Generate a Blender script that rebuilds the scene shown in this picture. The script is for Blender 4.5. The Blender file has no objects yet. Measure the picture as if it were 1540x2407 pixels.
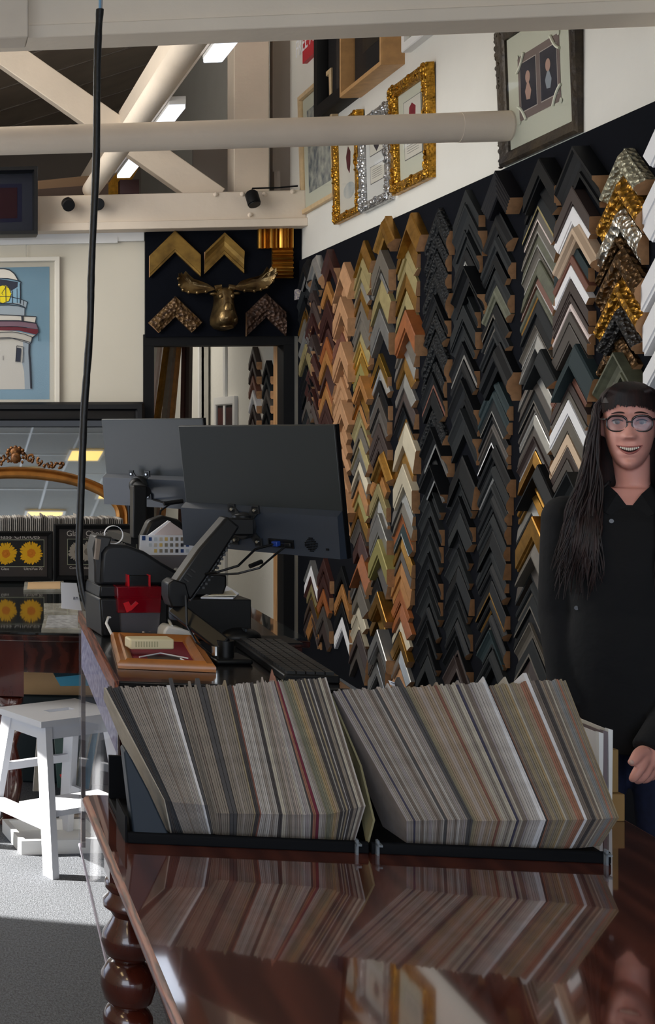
import bpy, bmesh, math, random
from mathutils import Vector, Matrix
from math import sin, cos, pi, radians, sqrt, atan2
rnd = random.Random(7)
S = bpy.context.scene
COL = S.collection
# ------------------------------------------------------------------ camera
F, PX, PY, YAW, EYE = 3000.0, -572.0, 1000.0, radians(7.82), 1.55
cam_d = bpy.data.cameras.new('camera'); cam = bpy.data.objects.new('camera', cam_d); COL.objects.link(cam)
cam_d.sensor_fit = 'AUTO'; cam_d.sensor_width = 36.0; cam_d.lens = F/2407*36
cam_d.shift_x = (770-PX)/2407; cam_d.shift_y = -(1203.5-PY)/2407
cam_d.clip_start = 0.05; cam_d.clip_end = 200
cam.location = (0, 0, EYE); cam.rotation_euler = (pi/2, 0, YAW)
S.camera = cam
S.view_settings.view_transform = 'Standard'; S.view_settings.look = 'None'
S.view_settings.gamma = 1; S.view_settings.use_curve_mapping = False
S.view_settings.exposure = 0.0
# ------------------------------------------------------------------ sky, sun, daylight, added fill
world = bpy.data.worlds.new('sky'); S.world = world; world.use_nodes = True
bg = world.node_tree.nodes['Background']; bg.inputs[0].default_value = (0.62, 0.74, 1.0, 1); bg.inputs[1].default_value = 1.1
def light(name, kind, loc, energy, color=(1, 1, 1), size=None, to=None, sy=None):
    d = bpy.data.lights.new(name, kind); d.energy = energy; d.color = color
    o = bpy.data.objects.new(name, d); COL.objects.link(o); o.location = loc
    if kind == 'AREA':
        d.shape = 'RECTANGLE'; d.size = size; d.size_y = sy or size
    if to is not None:
        o.rotation_euler = (Vector(to)-Vector(loc)).to_track_quat('-Z', 'Y').to_euler()
    return o
sun = light('sun', 'SUN', (-6, 6, 6), 24.0, (1.0, 0.95, 0.88)); sun.data.angle = radians(0.6)
SUN_DIR = Vector((1.0, -0.10, -0.52))
sun.rotation_euler = SUN_DIR.to_track_quat('-Z', 'Y').to_euler()
light('shopfront_daylight', 'AREA', (-0.5, -2.9, 2.0), 105, (0.84, 0.91, 1.0), 5.0, (0.2, 4, 3.0), 1.9)
light('side_window_daylight', 'AREA', (-2.85, 6.0, 1.3), 16, (0.85, 0.92, 1.0), 2.6, (2, 6.0, 1.2), 1.4)
light('upper_fill', 'AREA', (-1.3, 6.9, 3.75), 160, (1.0, 0.97, 0.92), 2.2, (1.2, 7.6, 2.0), 3.4)  # added fill to brighten the upper walls, no skylight stands behind it

# ------------------------------------------------------------------ helpers: pixels of the photo to points in the room
CA, SA = cos(YAW), sin(YAW)
def ray(px, py):
    u = (px-PX)/F; v = (PY-py)/F
    return Vector((u*CA-SA, CA+u*SA, v))
def onX(px, py, X): r = ray(px, py); t = X/r.x; return Vector((X, r.y*t, EYE+r.z*t))
def onY(px, py, Y): r = ray(px, py); t = Y/r.y; return Vector((r.x*t, Y, EYE+r.z*t))
def onZ(px, py, Z): r = ray(px, py); t = (Z-EYE)/r.z; return Vector((r.x*t, r.y*t, Z))
def atD(px, py, D): r = ray(px, py); return Vector((r.x*D, r.y*D, EYE+r.z*D))

# ------------------------------------------------------------------ materials
def lin(c):
    return tuple(((v/255)/12.92 if v/255 <= 0.04045 else ((v/255+0.055)/1.055)**2.4) for v in c)
MATS = {}
def mat(name, rgb, rough=0.5, metal=0.0, noise=None, bump=None, coat=0.0, trans=0.0, alpha=1.0, emit=None, ior=1.5, spec=None, rgb2=None, stretch=(1, 1, 1), coord='Object', wave=None):
    if name in MATS: return MATS[name]
    m = bpy.data.materials.new(name); m.use_nodes = True; nt = m.node_tree; N = nt.nodes; L = nt.links
    b = N['Principled BSDF']; c = lin(rgb)
    b.inputs['Base Color'].default_value = (*c, 1); b.inputs['Roughness'].default_value = rough; b.inputs['Metallic'].default_value = metal
    b.inputs['IOR'].default_value = ior
    if spec is not None: b.inputs['Specular IOR Level'].default_value = spec
    if coat: b.inputs['Coat Weight'].default_value = coat; b.inputs['Coat Roughness'].default_value = 0.06
    if trans: b.inputs['Transmission Weight'].default_value = trans
    if alpha < 1: b.inputs['Alpha'].default_value = alpha
    if emit: b.inputs['Emission Color'].default_value = (*lin(emit[0]), 1); b.inputs['Emission Strength'].default_value = emit[1]
    if noise or bump or wave:
        tc = N.new('ShaderNodeTexCoord'); mp = N.new('ShaderNodeMapping'); mp.inputs['Scale'].default_value = stretch
        L.new(tc.outputs[coord], mp.inputs[0])
    if noise:   # (scale, amount)
        nz = N.new('ShaderNodeTexNoise'); nz.inputs['Scale'].default_value = noise[0]; nz.inputs['Detail'].default_value = 5
        L.new(mp.outputs[0], nz.inputs['Vector'])
        rp = N.new('ShaderNodeValToRGB'); rp.color_ramp.elements[0].position = 0.32; rp.color_ramp.elements[1].position = 0.68
        c2 = lin(rgb2) if rgb2 else tuple(v*(1-noise[1]) for v in c)
        rp.color_ramp.elements[0].color = (*c2, 1); rp.color_ramp.elements[1].color = (*(c if rgb2 else tuple(min(1, v*(1+noise[1]*0.5)) for v in c)), 1)
        L.new(nz.outputs[0], rp.inputs[0]); L.new(rp.outputs[0], b.inputs['Base Color'])
    if wave:    # (scale, distortion, rgb dark, rgb light)
        wv = N.new('ShaderNodeTexWave'); wv.inputs['Scale'].default_value = wave[0]; wv.inputs['Distortion'].default_value = wave[1]
        wv.inputs['Detail'].default_value = 4; wv.inputs['Detail Scale'].default_value = 2
        L.new(mp.outputs[0], wv.inputs['Vector'])
        rp = N.new('ShaderNodeValToRGB'); rp.color_ramp.elements[0].color = (*lin(wave[2]), 1); rp.color_ramp.elements[1].color = (*lin(wave[3]), 1)
        L.new(wv.outputs['Fac'], rp.inputs[0]); L.new(rp.outputs[0], b.inputs['Base Color'])
    if bump:    # (kind, scale, strength, distance)
        if bump[0] == 'v':
            t = N.new('ShaderNodeTexVoronoi'); t.inputs['Scale'].default_value = bump[1]; out = t.outputs['Distance']
        else:
            t = N.new('ShaderNodeTexNoise'); t.inputs['Scale'].default_value = bump[1]; t.inputs['Detail'].default_value = 4; out = t.outputs[0]
        L.new(mp.outputs[0], t.inputs['Vector'])
        bp = N.new('ShaderNodeBump'); bp.inputs['Strength'].default_value = bump[2]; bp.inputs['Distance'].default_value = bump[3]
        L.new(out, bp.inputs['Height']); L.new(bp.outputs[0], b.inputs['Normal'])
    MATS[name] = m
    return m
M_plaster = mat('white_plaster', (222, 220, 212), 0.85, noise=(1.5, 0.05), bump=('n', 30, 0.15, 0.01))
M_beam = mat('cream_painted_timber', (226, 211, 192), 0.6, noise=(3, 0.06), bump=('n', 14, 0.3, 0.01))
M_back = mat('cream_wall', (214, 207, 190), 0.8, noise=(1.2, 0.04))
M_roof = mat('taupe_roof_board', (210, 196, 180), 0.85, noise=(2.5, 0.12), bump=('n', 10, 0.3, 0.01))
M_taupe = mat('taupe_wall', (150, 140, 132), 0.85, noise=(2, 0.06))
M_felt = mat('dark_navy_felt', (9, 12, 20), 0.98, spec=0.15, noise=(60, 0.2))
M_black = mat('black_plastic', (13, 14, 16), 0.4, spec=0.35)
M_blackm = mat('matt_black', (9, 10, 12), 0.6, spec=0.25)
M_slate = mat('slate_plastic', (42, 50, 60), 0.5)
M_steel = mat('polished_screw', (215, 215, 210), 0.2, 1.0)
M_white = mat('white_paint', (228, 228, 226), 0.45)
M_paper = mat('white_paper', (232, 234, 240), 0.7)
M_tile = mat('ceiling_tile', (188, 188, 184), 0.9, noise=(80, 0.08))
M_grid = mat('ceiling_grid', (225, 225, 222), 0.5)
M_glass = mat('clear_glass', (240, 248, 248), 0.02, trans=1.0, ior=1.02, alpha=0.25)
M_mirror = mat('mirror_silvering', (225, 228, 228), 0.02, 1.0)
M_carpet = mat('grey_loop_carpet', (104, 108, 114), 0.95, noise=(170, 0.45), bump=('v', 420, 0.5, 0.003), stretch=(1, 0.6, 1))
M_mahog = mat('mahogany', (62, 26, 20), 0.16, coat=0.6, wave=(1.6, 7, (38, 15, 12), (74, 33, 24)), stretch=(3, 0.5, 3))
M_mahog2 = mat('mahogany_turned', (72, 28, 18), 0.2, coat=0.7, noise=(14, 0.4), stretch=(1, 1, 0.25))
M_tabtop = mat('polished_mahogany_top', (80, 42, 34), 0.03, coat=1.0, ior=1.8, wave=(1.2, 8, (72, 38, 32), (96, 52, 42)), stretch=(4, 0.5, 1))
M_edge = mat('worn_wood_edge', (120, 64, 46), 0.35, wave=(3, 9, (70, 34, 26), (150, 88, 64)), stretch=(9, 1, 9))
M_raw = mat('raw_wood_end', (178, 134, 94), 0.8, noise=(40, 0.18))
M_pine = mat('pine', (206, 160, 108), 0.5, wave=(4, 6, (188, 138, 88), (216, 172, 122)), stretch=(8, 8, 0.6))
M_gold = mat('gold_leaf', (196, 146, 58), 0.32, 1.0, noise=(30, 0.3), bump=('n', 60, 0.3, 0.003))
M_goldorn = mat('ornate_gold_leaf', (190, 140, 50), 0.34, 0.9, noise=(40, 0.5), bump=('v', 70, 0.9, 0.008))
M_silvorn = mat('ornate_silver_leaf', (190, 190, 190), 0.3, 0.9, noise=(40, 0.4), bump=('v', 70, 0.9, 0.008))

# ------------------------------------------------------------------ mesh builder
class MB:
    def __init__(s): s.v = []; s.f = []; s.m = []
    def add(s, vs, fs, mi=0):
        o = len(s.v); s.v += [tuple(v) for v in vs]; s.f += [tuple(i+o for i in f) for f in fs]; s.m += [mi]*len(fs); return s
    def box(s, a, b, mi=0, M=None):
        x0, y0, z0 = a; x1, y1, z1 = b
        vs = [Vector(p) for p in ((x0, y0, z0), (x1, y0, z0), (x1, y1, z0), (x0, y1, z0), (x0, y0, z1), (x1, y0, z1), (x1, y1, z1), (x0, y1, z1))]
        if M: vs = [M @ v for v in vs]
        return s.add(vs, [(0, 3, 2, 1), (4, 5, 6, 7), (0, 1, 5, 4), (1, 2, 6, 5), (2, 3, 7, 6), (3, 0, 4, 7)], mi)
    def prism(s, pts, d, mi=0, mi_side=None):      # pts: 3D polygon, d: extrusion vector
        n = len(pts); d = Vector(d); P = [Vector(p) for p in pts]
        s.add(P+[p+d for p in P], [tuple(range(n))[::-1], tuple(range(n, 2*n))], mi)
        o = len(s.v)-2*n
        for i in range(n):
            j = (i+1) % n; s.f.append((o+i, o+j, o+n+j, o+n+i)); s.m.append(mi if mi_side is None else mi_side)
        return s
    def tube(s, path, r, n=12, mi=0, caps=True, flat=1.0):
        P = [Vector(p) for p in path]; k = len(P); R = r if hasattr(r, '__len__') else [r]*k
        t0 = (P[1]-P[0]).normalized(); up = Vector((0, 0, 1)) if abs(t0.z) < 0.9 else Vector((0, 1, 0)); a = t0.cross(up).normalized()
        vs = []; 
        for i in range(k):
            t = (P[min(i+1, k-1)]-P[max(i-1, 0)]).normalized(); a = (a-t*a.dot(t)).normalized(); b = t.cross(a)
            for j in range(n):
                w = 2*pi*j/n; vs.append(P[i]+(a*cos(w)+b*sin(w)*flat)*R[i])
        fs = [(i*n+j, i*n+(j+1) % n, (i+1)*n+(j+1) % n, (i+1)*n+j) for i in range(k-1) for j in range(n)]
        if caps: fs += [tuple(range(n))[::-1], tuple(range((k-1)*n, k*n))]
        return s.add(vs, fs, mi)
    def lathe(s, prof, c=(0, 0, 0), n=24, mi=0, axis='z', caps=True):   # prof: (r, z)
        vs = []
        for r, z in prof:
            for j in range(n):
                w = 2*pi*j/n; x, y = r*cos(w), r*sin(w)
                p = (x, y, z) if axis == 'z' else ((x, z, y) if axis == 'y' else (z, x, y))
                vs.append((p[0]+c[0], p[1]+c[1], p[2]+c[2]))
        k = len(prof)
        fs = [(i*n+j, i*n+(j+1) % n, (i+1)*n+(j+1) % n, (i+1)*n+j) for i in range(k-1) for j in range(n)]
        if caps: fs += [tuple(range(n))[::-1], tuple(range((k-1)*n, k*n))]
        return s.add(vs, fs, mi)
    def ball(s, c, r, n=12, k=8, mi=0, M=None):
        r = r if hasattr(r, '__len__') else (r, r, r); vs = []; c = Vector(c)
        for i in range(k+1):
            a = -pi/2+pi*i/k
            for j in range(n):
                w = 2*pi*j/n; p = Vector((cos(a)*cos(w)*r[0], cos(a)*sin(w)*r[1], sin(a)*r[2]))
                if M: p = M @ p
                vs.append(c+p)
        fs = [(i*n+j, i*n+(j+1) % n, (i+1)*n+(j+1) % n, (i+1)*n+j) for i in range(k) for j in range(n)]
        return s.add(vs, fs, mi)
    def loop(s, w, h, prof, mi=0, mis=None, x0=0, y0=0):   # mitred rectangle frame centred at x0,y0 in local XY, z = out; prof (inset, height)
        vs = []
        for t, z in prof:
            a, b = w/2-t, h/2-t; vs += [(x0-a, y0-b, z), (x0+a, y0-b, z), (x0+a, y0+b, z), (x0-a, y0+b, z)]
        fs = []; ms = []
        o = len(s.v)
        for i in range(len(prof)-1):
            for j in range(4):
                fs.append((i*4+j, i*4+(j+1) % 4, (i+1)*4+(j+1) % 4, (i+1)*4+j)); ms.append(mis[i] if mis else mi)
        s.v += vs; s.f += [tuple(q+o for q in f) for f in fs]; s.m += ms; return s
    def build(s, name, mats, parent=None, M=None, smooth=None):
        me = bpy.data.meshes.new(name); me.from_pydata([tuple(v) for v in s.v], [], s.f)
        mats = mats if isinstance(mats, (list, tuple)) else [mats]
        for m in mats: me.materials.append(m)
        me.polygons.foreach_set('material_index', [min(i, len(mats)-1) for i in s.m])
        bm = bmesh.new(); bm.from_mesh(me); bmesh.ops.recalc_face_normals(bm, faces=bm.faces); bm.to_mesh(me); bm.free()
        if smooth:
            me.polygons.foreach_set('use_smooth', [True]*len(me.polygons)); me.set_sharp_from_angle(angle=radians(smooth))
        me.update()
        o = bpy.data.objects.new(name, me); COL.objects.link(o)
        if parent: o.parent = parent
        if M is not None: o.matrix_local = M
        return o
def tag(o, label=None, cat=None, group=None, kind=None):
    if label: o['label'] = label
    if cat: o['category'] = cat
    if group: o['group'] = group
    if kind: o['kind'] = kind
    return o
def struct(o, label=None): o['kind'] = 'structure'; return o
def thing(name, label, cat, M=None, group=None):
    o = bpy.data.objects.new(name, None); COL.objects.link(o); o.empty_display_size = 0.1
    if M is not None: o.matrix_world = M if isinstance(M, Matrix) else Matrix.Translation(Vector(M))
    return tag(o, label, cat, group)
def bevel(o, w=0.004, seg=2):
    m = o.modifiers.new('bevel', 'BEVEL'); m.width = w; m.segments = seg; m.limit_method = 'ANGLE'; m.angle_limit = radians(40)
    o.data.polygons.foreach_set('use_smooth', [True]*len(o.data.polygons)); o.data.set_sharp_from_angle(angle=radians(45))
    return o
def B(a, b, name, m, parent=None, bv=0, M=None):
    o = MB().box(a, b).build(name, m, parent, M)
    if bv: bevel(o, bv)
    return o
def frameM(P, x, y, z):      # matrix with given origin and axes
    return Matrix(((x[0], y[0], z[0], P[0]), (x[1], y[1], z[1], P[1]), (x[2], y[2], z[2], P[2]), (0, 0, 0, 1)))
def MX(P): return frameM(P, (0, -1, 0), (0, 0, 1), (-1, 0, 0))       # on the right wall, z towards the room
def MY(P): return frameM(P, (1, 0, 0), (0, 0, 1), (0, -1, 0))        # on the back wall, z towards the camera
def text(name, body, size, m, parent, M, ext=0.0006, align='CENTER'):
    cu = bpy.data.curves.new(name, 'FONT'); cu.body = body; cu.size = size; cu.extrude = ext; cu.align_x = align; cu.align_y = 'CENTER'
    t = bpy.data.objects.new(name+'_c', cu); COL.objects.link(t)
    bpy.context.view_layer.update()
    me = bpy.data.meshes.new_from_object(t.evaluated_get(bpy.context.evaluated_depsgraph_get()))
    bpy.data.objects.remove(t); me.materials.clear(); me.materials.append(m)
    o = bpy.data.objects.new(name, me); COL.objects.link(o); o.parent = parent; o.matrix_local = M
    return o
T = Matrix.Translation
def Rz(a): return Matrix.Rotation(radians(a), 4, 'Z')
def Rx(a): return Matrix.Rotation(radians(a), 4, 'X')
def Ry(a): return Matrix.Rotation(radians(a), 4, 'Y')
def TXY(x, y, z=0): return Matrix.Translation((x, y, z))
def disp(pts, z):           # flat polygon on local plane
    return [(p[0], p[1], z) for p in pts]

# ================================================================== THE SETTING
WX, WY, CEIL = 2.5, 9.17, 3.12
struct(B((-3.2, -3.2, -0.1), (2.7, 16, 0), 'floor', M_carpet))
struct(B((WX, -3.2, 0), (WX+0.15, 16, 5.6), 'wall_right', M_plaster))
m = MB()     # left wall with two window openings
m.box((-3.15, -3.2, 0), (-3.0, 4.42, 3.4)); m.box((-3.15, 4.42, 0), (-3.0, 8.0, 0.02)); m.box((-3.15, 4.42, 2.22), (-3.0, 8.0, 3.4)); m.box((-3.15, 8.0, 0), (-3.0, 9.2, 3.4))
m.box((-3.15, 4.5, 3.4), (-3.0, 16, 5.6)); m.box((-3.15, 9.2, 0), (-3.0, 16, 3.4))
struct(m.build('wall_left', M_back))
m = MB(); m.box((-3.2, -3.25, 0), (2.65, -3.1, 0.35)); m.box((-3.2, -3.25, 2.95), (2.65, -3.1, 3.4)); m.box((-3.2, -3.25, 0), (-2.9, -3.1, 3.4)); m.box((2.3, -3.25, 0), (2.65, -3.1, 3.4)); m.box((-0.4, -3.22, 0.3), (-0.3, -3.12, 3.0))
struct(m.build('wall_front', M_back))
# back wall: cream left part, opening of the doorway, thin strip at the right corner, nothing above the beam
d0 = onY(343, 797, WY); d1 = onY(682, 797, WY); DZ = d0.z
m = MB(); m.box((-3.1, WY, 0), (d0.x, WY+0.12, 3.0)); m.box((d0.x, WY, DZ), (d1.x, WY+0.12, 3.0)); m.box((d1.x, WY, 0), (WX, WY+0.12, 3.0))
struct(m.build('wall_back', M_back))
m = MB()     # door lining, black
m.box((d0.x-0.02, WY-0.03, 0), (d0.x+0.05, WY+0.13, DZ-.051)); m.box((d1.x-0.05, WY-0.03, 0), (d1.x+0.02, WY+0.13, DZ-.051)); m.box((d0.x-0.02, WY-0.03, DZ-0.05), (d1.x+0.02, WY+0.13, DZ+0.03))
struct(m.build('door_1', M_blackm))
m = MB(); a = onY(655, 900, WY+0.2); m.box((a.x-0.035, WY+0.14, 0), (a.x+0.03, WY+0.2, DZ-0.02)); struct(m.build('trim_1', M_pine))
h = thing('door_hinge', 'small steel hinge on the pine jamb inside the doorway', 'hinge', (a.x, WY+0.13, onY(655, 888, WY+0.13).z))
B((-0.018, -0.004, -0.05), (0.018, 0.004, 0.05), 'hinge_leaf', mat('zinc', (150, 175, 190), 0.4, 0.8), h); MB().tube([(0.02, -0.006, -0.05), (0.02, -0.006, 0.05)], 0.007, 8).build('hinge_pin', MATS['zinc'], h)
# room beyond: its far wall and its roof void, tall
struct(B((-3.2, 15.9, 0), (2.7, 16.1, 5.6), 'wall_far', M_taupe))
m = MB(); m.prism([(-3.2, 4.45, 3.75), (-3.2, 16, 3.75), (2.65, 16, 5.45), (2.65, 4.45, 5.45)], (0, 0, 0.08))
struct(m.build('ceiling_roof', M_roof))
m = MB()
for i in range(12):
    y = 5.2+i*0.95; m.tube([(-3.15, y, 3.76), (2.6, y, 5.43)], 0.008, 6)
struct(m.build('trim_2', M_taupe))
m = MB(); m.box((-3.0, 4.62, CEIL-0.02), (2.5, 4.68, 5.5)); struct(m.build('wall_header', M_taupe))
# suspended tile ceiling over the camera's side, with lit troffers
m = MB(); m.box((-3.2, -3.2, CEIL), (2.6, 4.62, CEIL+0.05)); struct(m.build('ceiling', M_tile))
m = MB()
for i in range(-5, 5): m.box((i*0.6-0.012, -3.1, CEIL-0.006), (i*0.6+0.012, 4.6, CEIL))
for j in range(-2, 4): m.box((-3.0, j*1.2-0.012, CEIL-0.007), (2.5, j*1.2+0.012, CEIL))
struct(m.build('ceiling_grid', M_grid))
M_troff = mat('lit_diffuser', (255, 230, 180), 0.5, emit=((255, 222, 165), 7.0)); M_troff2 = mat('lit_yellow_diffuser', (255, 222, 130), 0.5, emit=((255, 212, 110), 1.3))
k = 0
for (x, y, sx_, sy_) in ((-1.5, 0.6, .6, 1.2), (-1.5, 3.0, .6, 1.2), (-0.6, -1.8, .6, 1.2), (1.98, 1.22, .45, .65), (1.27, .1, .45, .65)):
    t = thing('ceiling_light', ['lit ceiling panel over the left front of the shop', 'lit ceiling panel at the left near the header beam', 'lit ceiling panel by the shopfront', 'small yellowish ceiling panel seen in the large black mirror', 'small yellowish ceiling panel seen in the arched gilt mirror'][k], 'light', (x, y, CEIL-0.02)); k += 1
    MB().loop(sx_, sy_, [(0, 0.012), (0, 0), (0.03, 0), (0.03, 0.012)]).build('light_frame', M_grid, t)
    B((-sx_/2+.025, -sy_/2+.025, 0.002), (sx_/2-.025, sy_/2-.025, 0.008), 'diffuser', M_troff2 if sx_ < .5 else M_troff, t)
# header beam across the top of the picture
hb = MB()
hb.box((-3.1, 4.52, 2.93), (2.5, 4.66, 3.5)); hb.box((-3.1, 4.50, 2.89), (2.5, 4.66, 2.935))
hbo = hb.build('trim_3', mat('header_paint', (250, 234, 212), 0.6, noise=(3, 0.05), bump=('n', 14, 0.25, 0.01))); struct(bevel(hbo, 0.004))
p = onY(66, 92, 4.40); m = MB(); m.box((p.x-0.35, 4.38, p.z), (p.x, 4.5, 3.5)); struct(bevel(m.build('trim_4', M_beam), 0.006))
# tie beam in front of the back wall
BY = 9.02
zt, zb = onY(400, 457, BY).z, onY(400, 530, BY).z
struct(bevel(B((-3.0, BY, zb+0.02), (WX, BY+0.14, zt+0.01), 'trim_5', M_beam), 0.006))
struct(bevel(B((-3.0, BY-0.03, zb-0.025), (WX, BY+0.14, zb+0.03), 'trim_6', M_beam), 0.004))
a, b_ = onY(0, 562, WY-0.02), onY(338, 546, WY-0.02)
struct(B((-3.0, WY-0.03, b_.z-0.06), (b_.x, WY, b_.z+0.02), 'trim_7', M_white))
# brace and post of the roof frame behind the beam
def bar2(name, p0, p1, hw, th, m_):
    p0, p1 = Vector(p0), Vector(p1); d = (p1-p0); L = d.length; d.normalize(); n = Vector((0, -1, 0)); s_ = d.cross(n).normalized()
    M = frameM(p0, d, s_, n); mb = MB(); mb.box((0, -hw, -th), (L, hw, 0)); return mb.build(name, m_, None, M)
struct(bevel(bar2('trim_8', onY(-60, 70, 9.2)+Vector((0, 0, 0)), onY(510, 470, 9.2), 0.095, 0.1, M_beam), 0.005))
a, b_ = onY(550, 470, 9.3), onY(633, 470, 9.3)
struct(bevel(B((a.x, 9.3, 2.9), (b_.x, 9.5, 5.4), 'trim_9', M_beam), 0.006))
a = onY(634, 470, 9.5); struct(B((a.x, 9.42, 2.9), (WX, 9.5, 5.4), 'wall_gable', M_taupe))
a, b_ = onY(643, 404, 9.38), onY(657, 440, 9.38); struct(B((a.x, 9.36, zt), (b_.x, 9.43, a.z), 'trim_10', M_taupe))
# round pipes
def pipe(name, p0, p1, r, m_): return MB().tube([p0, p1], r, 28).build(name, m_, None, None, 40)
p0, p1 = onY(-300, 381, 5.95), onY(1062, 300, 5.95)
zc = p1.z
pp = MB(); pp.tube([(-3.0, 5.95, zc), (p1.x+0.04, 5.95, zc)], 0.064, 32); pp.tube([(p1.x+0.03, 5.95, zc), (WX, 5.95, zc)], 0.066, 32)
struct(pp.build('trim_11', M_beam, None, None, 40))
x_, z_ = 1.10, zt+0.066
struct(MB().tube([(x_, 4.7, z_), (x_, 9.12, z_)], 0.062, 28).build('trim_12', M_beam, None, None, 40))
# lighting rail along the roof with fluorescent battens
x2 = 1.5; z2 = EYE+2.0
struct(B((x2-0.20, 4.7, z2+0.0), (x2-0.055, 15.8, z2+0.2), 'trim_13', M_beam))
M_tube = mat('lit_tube', (235, 242, 255), 0.4, emit=((225, 236, 255), 2.4))
for i, (ya, yb, lab) in enumerate(((6.65, 7.16, 'nearest'), (8.15, 8.8, 'middle'), (9.75, 10.4, 'farthest, mostly behind the round pipe'))):
    t = thing('fluorescent_batten', 'lit white fluorescent batten under the roof rail, '+lab+' of three', 'light', (x2+0.0, (ya+yb)/2, z2), 'fluorescent battens under the roof')
    L_ = (yb-ya)
    B((-0.05, -L_/2, -0.02), (0.05, L_/2, 0.03), 'housing', M_white, t); B((-0.05, -L_/2+0.01, -0.045), (0.05, L_/2-0.01, -0.019), 'tube_cover', M_tube, t, 0.006)
light('workroom_light', 'AREA', (1.0, 12.0, 2.9), 45, (1, 0.93, 0.82), 1.6, (1.0, 12, 0))
#light('troffer_light', 'AREA', (0.6, 2.6, CEIL-0.06), 38, (1.0, 0.9, 0.76), 2.4, (0.6, 2.6, 0), 3.0)

# ================================================================== THE MOULDING WALL
bt = (onX(705, 606, WX).z+onX(1535, 264, WX).z)/2
board = tag(B((WX-0.02, 1.0, 0.002), (WX-.002, WY-0.02, bt), 'display_board', M_felt), 'long dark navy board fixed to the right wall carrying the moulding corner samples', 'board')
PB = -0.02                                        # samples start at the face of the board
def st(code, nm, rgb, rough, metal=0, **k): SM[code] = (nm, mat('moulding_'+nm.replace(' ', '_'), rgb, rough, metal, **k))
SM = {}
st('K', 'satin black', (15, 17, 20), 0.5, spec=.2); st('k', 'charcoal', (34, 37, 39), 0.6, spec=.2); st('R', 'ribbed black', (22, 22, 27), 0.55, spec=.2)
st('O', 'carved black', (18, 21, 24), 0.55, spec=.25, bump=('v', 60, 1.0, 0.01)); st('N', 'dark brown', (60, 48, 45), 0.5); st('n', 'mahogany', (58, 28, 24), 0.5, noise=(30, 0.3))
st('u', 'rust brown', (112, 70, 56), 0.55); st('h', 'honey wood', (162, 112, 60), 0.45, noise=(25, 0.25)); st('w', 'light timber', (176, 132, 94), 0.65, noise=(25, 0.15))
st('W', 'white', (236, 236, 238), 0.5); st('g', 'gold', (164, 122, 58), 0.35, 0.85, noise=(25, 0.3)); st('G', 'bright gold', (222, 176, 84), 0.22, 0.9)
st('p', 'champagne', (172, 158, 112), 0.4, 0.5, noise=(25, 0.15)); st('s', 'silver', (172, 172, 170), 0.32, 0.75, noise=(20, 0.15)); st('t', 'taupe', (98, 92, 83), 0.5, noise=(30, 0.12))
st('T', 'dark taupe', (72, 66, 61), 0.5); st('o', 'ornate gold', (180, 130, 48), 0.32, 0.85, noise=(35, 0.5), bump=('v', 45, 1.0, 0.015)); st('P', 'ornate champagne', (172, 168, 145), 0.4, 0.6, noise=(40, 0.4), bump=('v', 60, 1.0, 0.012))
st('S', 'ornate silver', (205, 200, 188), 0.24, 0.9, noise=(30, 0.35), bump=('v', 38, 1.0, 0.02)); st('B', 'ornate bronze', (96, 70, 40), 0.34, 0.7, noise=(45, 0.6), bump=('v', 50, 1.0, 0.015)); st('v', 'olive green', (88, 90, 72), 0.55, noise=(30, 0.3))
st('e', 'pale beige', (212, 186, 158), 0.55); st('i', 'pinkish white', (220, 204, 198), 0.5); st('c', 'dark teal', (42, 55, 58), 0.6, spec=.2); st('y', 'olive yellow', (146, 138, 84), 0.45, 0.3)
st('r', 'orange wood', (146, 84, 42), 0.5, noise=(25, 0.25)); st('V', 'ivory', (206, 196, 172), 0.4, 0.3, noise=(12, 0.12)); st('D', 'carved black and gold', (44, 42, 40), 0.4, 0.3, noise=(60, 0.7), rgb2=(24, 24, 26), bump=('v', 70, 1.0, 0.01))
# chevron sample
def profile(kind, w, h):
    if kind == 'r':
        P = [(0, 0), (0, h)]; n = 5
        for i in range(n): t = w*(i+0.15)/n; P += [(t, h*(1-0.1*i/n)), (t+w*0.35/n, h*(1-0.1*i/n)-0.004), (t+w*0.6/n, h*(1-0.12*i/n))]
        return P+[(w, h*0.8), (w, 0)]
    if kind == 's':   # scoop
        return [(0, 0), (0, h), (w*0.12, h), (w*0.2, h*0.86), (w*0.38, h*0.62), (w*0.6, h*0.5), (w*0.8, h*0.48), (w*0.84, h*0.6), (w, h*0.58), (w, 0)]
    if kind == 'b':   # bead and step
        return [(0, 0), (0, h*0.55), (w*0.1, h*0.62), (w*0.3, h*0.9), (w*0.5, h), (w*0.68, h*0.92), (w*0.8, h*0.7), (w*0.86, h*0.7), (w, h*0.6), (w, 0)]
    if kind == 'i':   # slopes up towards the inside
        return [(0, 0), (0, h*0.6), (w*0.08, h*0.7), (w*0.82, h*0.98), (w*0.86, h), (w, h), (w, 0)]
    return [(0, 0), (0, h*0.94), (w*0.06, h), (w*0.86, h), (w*0.88, h*0.88), (w, h*0.86), (w, 0)]
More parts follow.
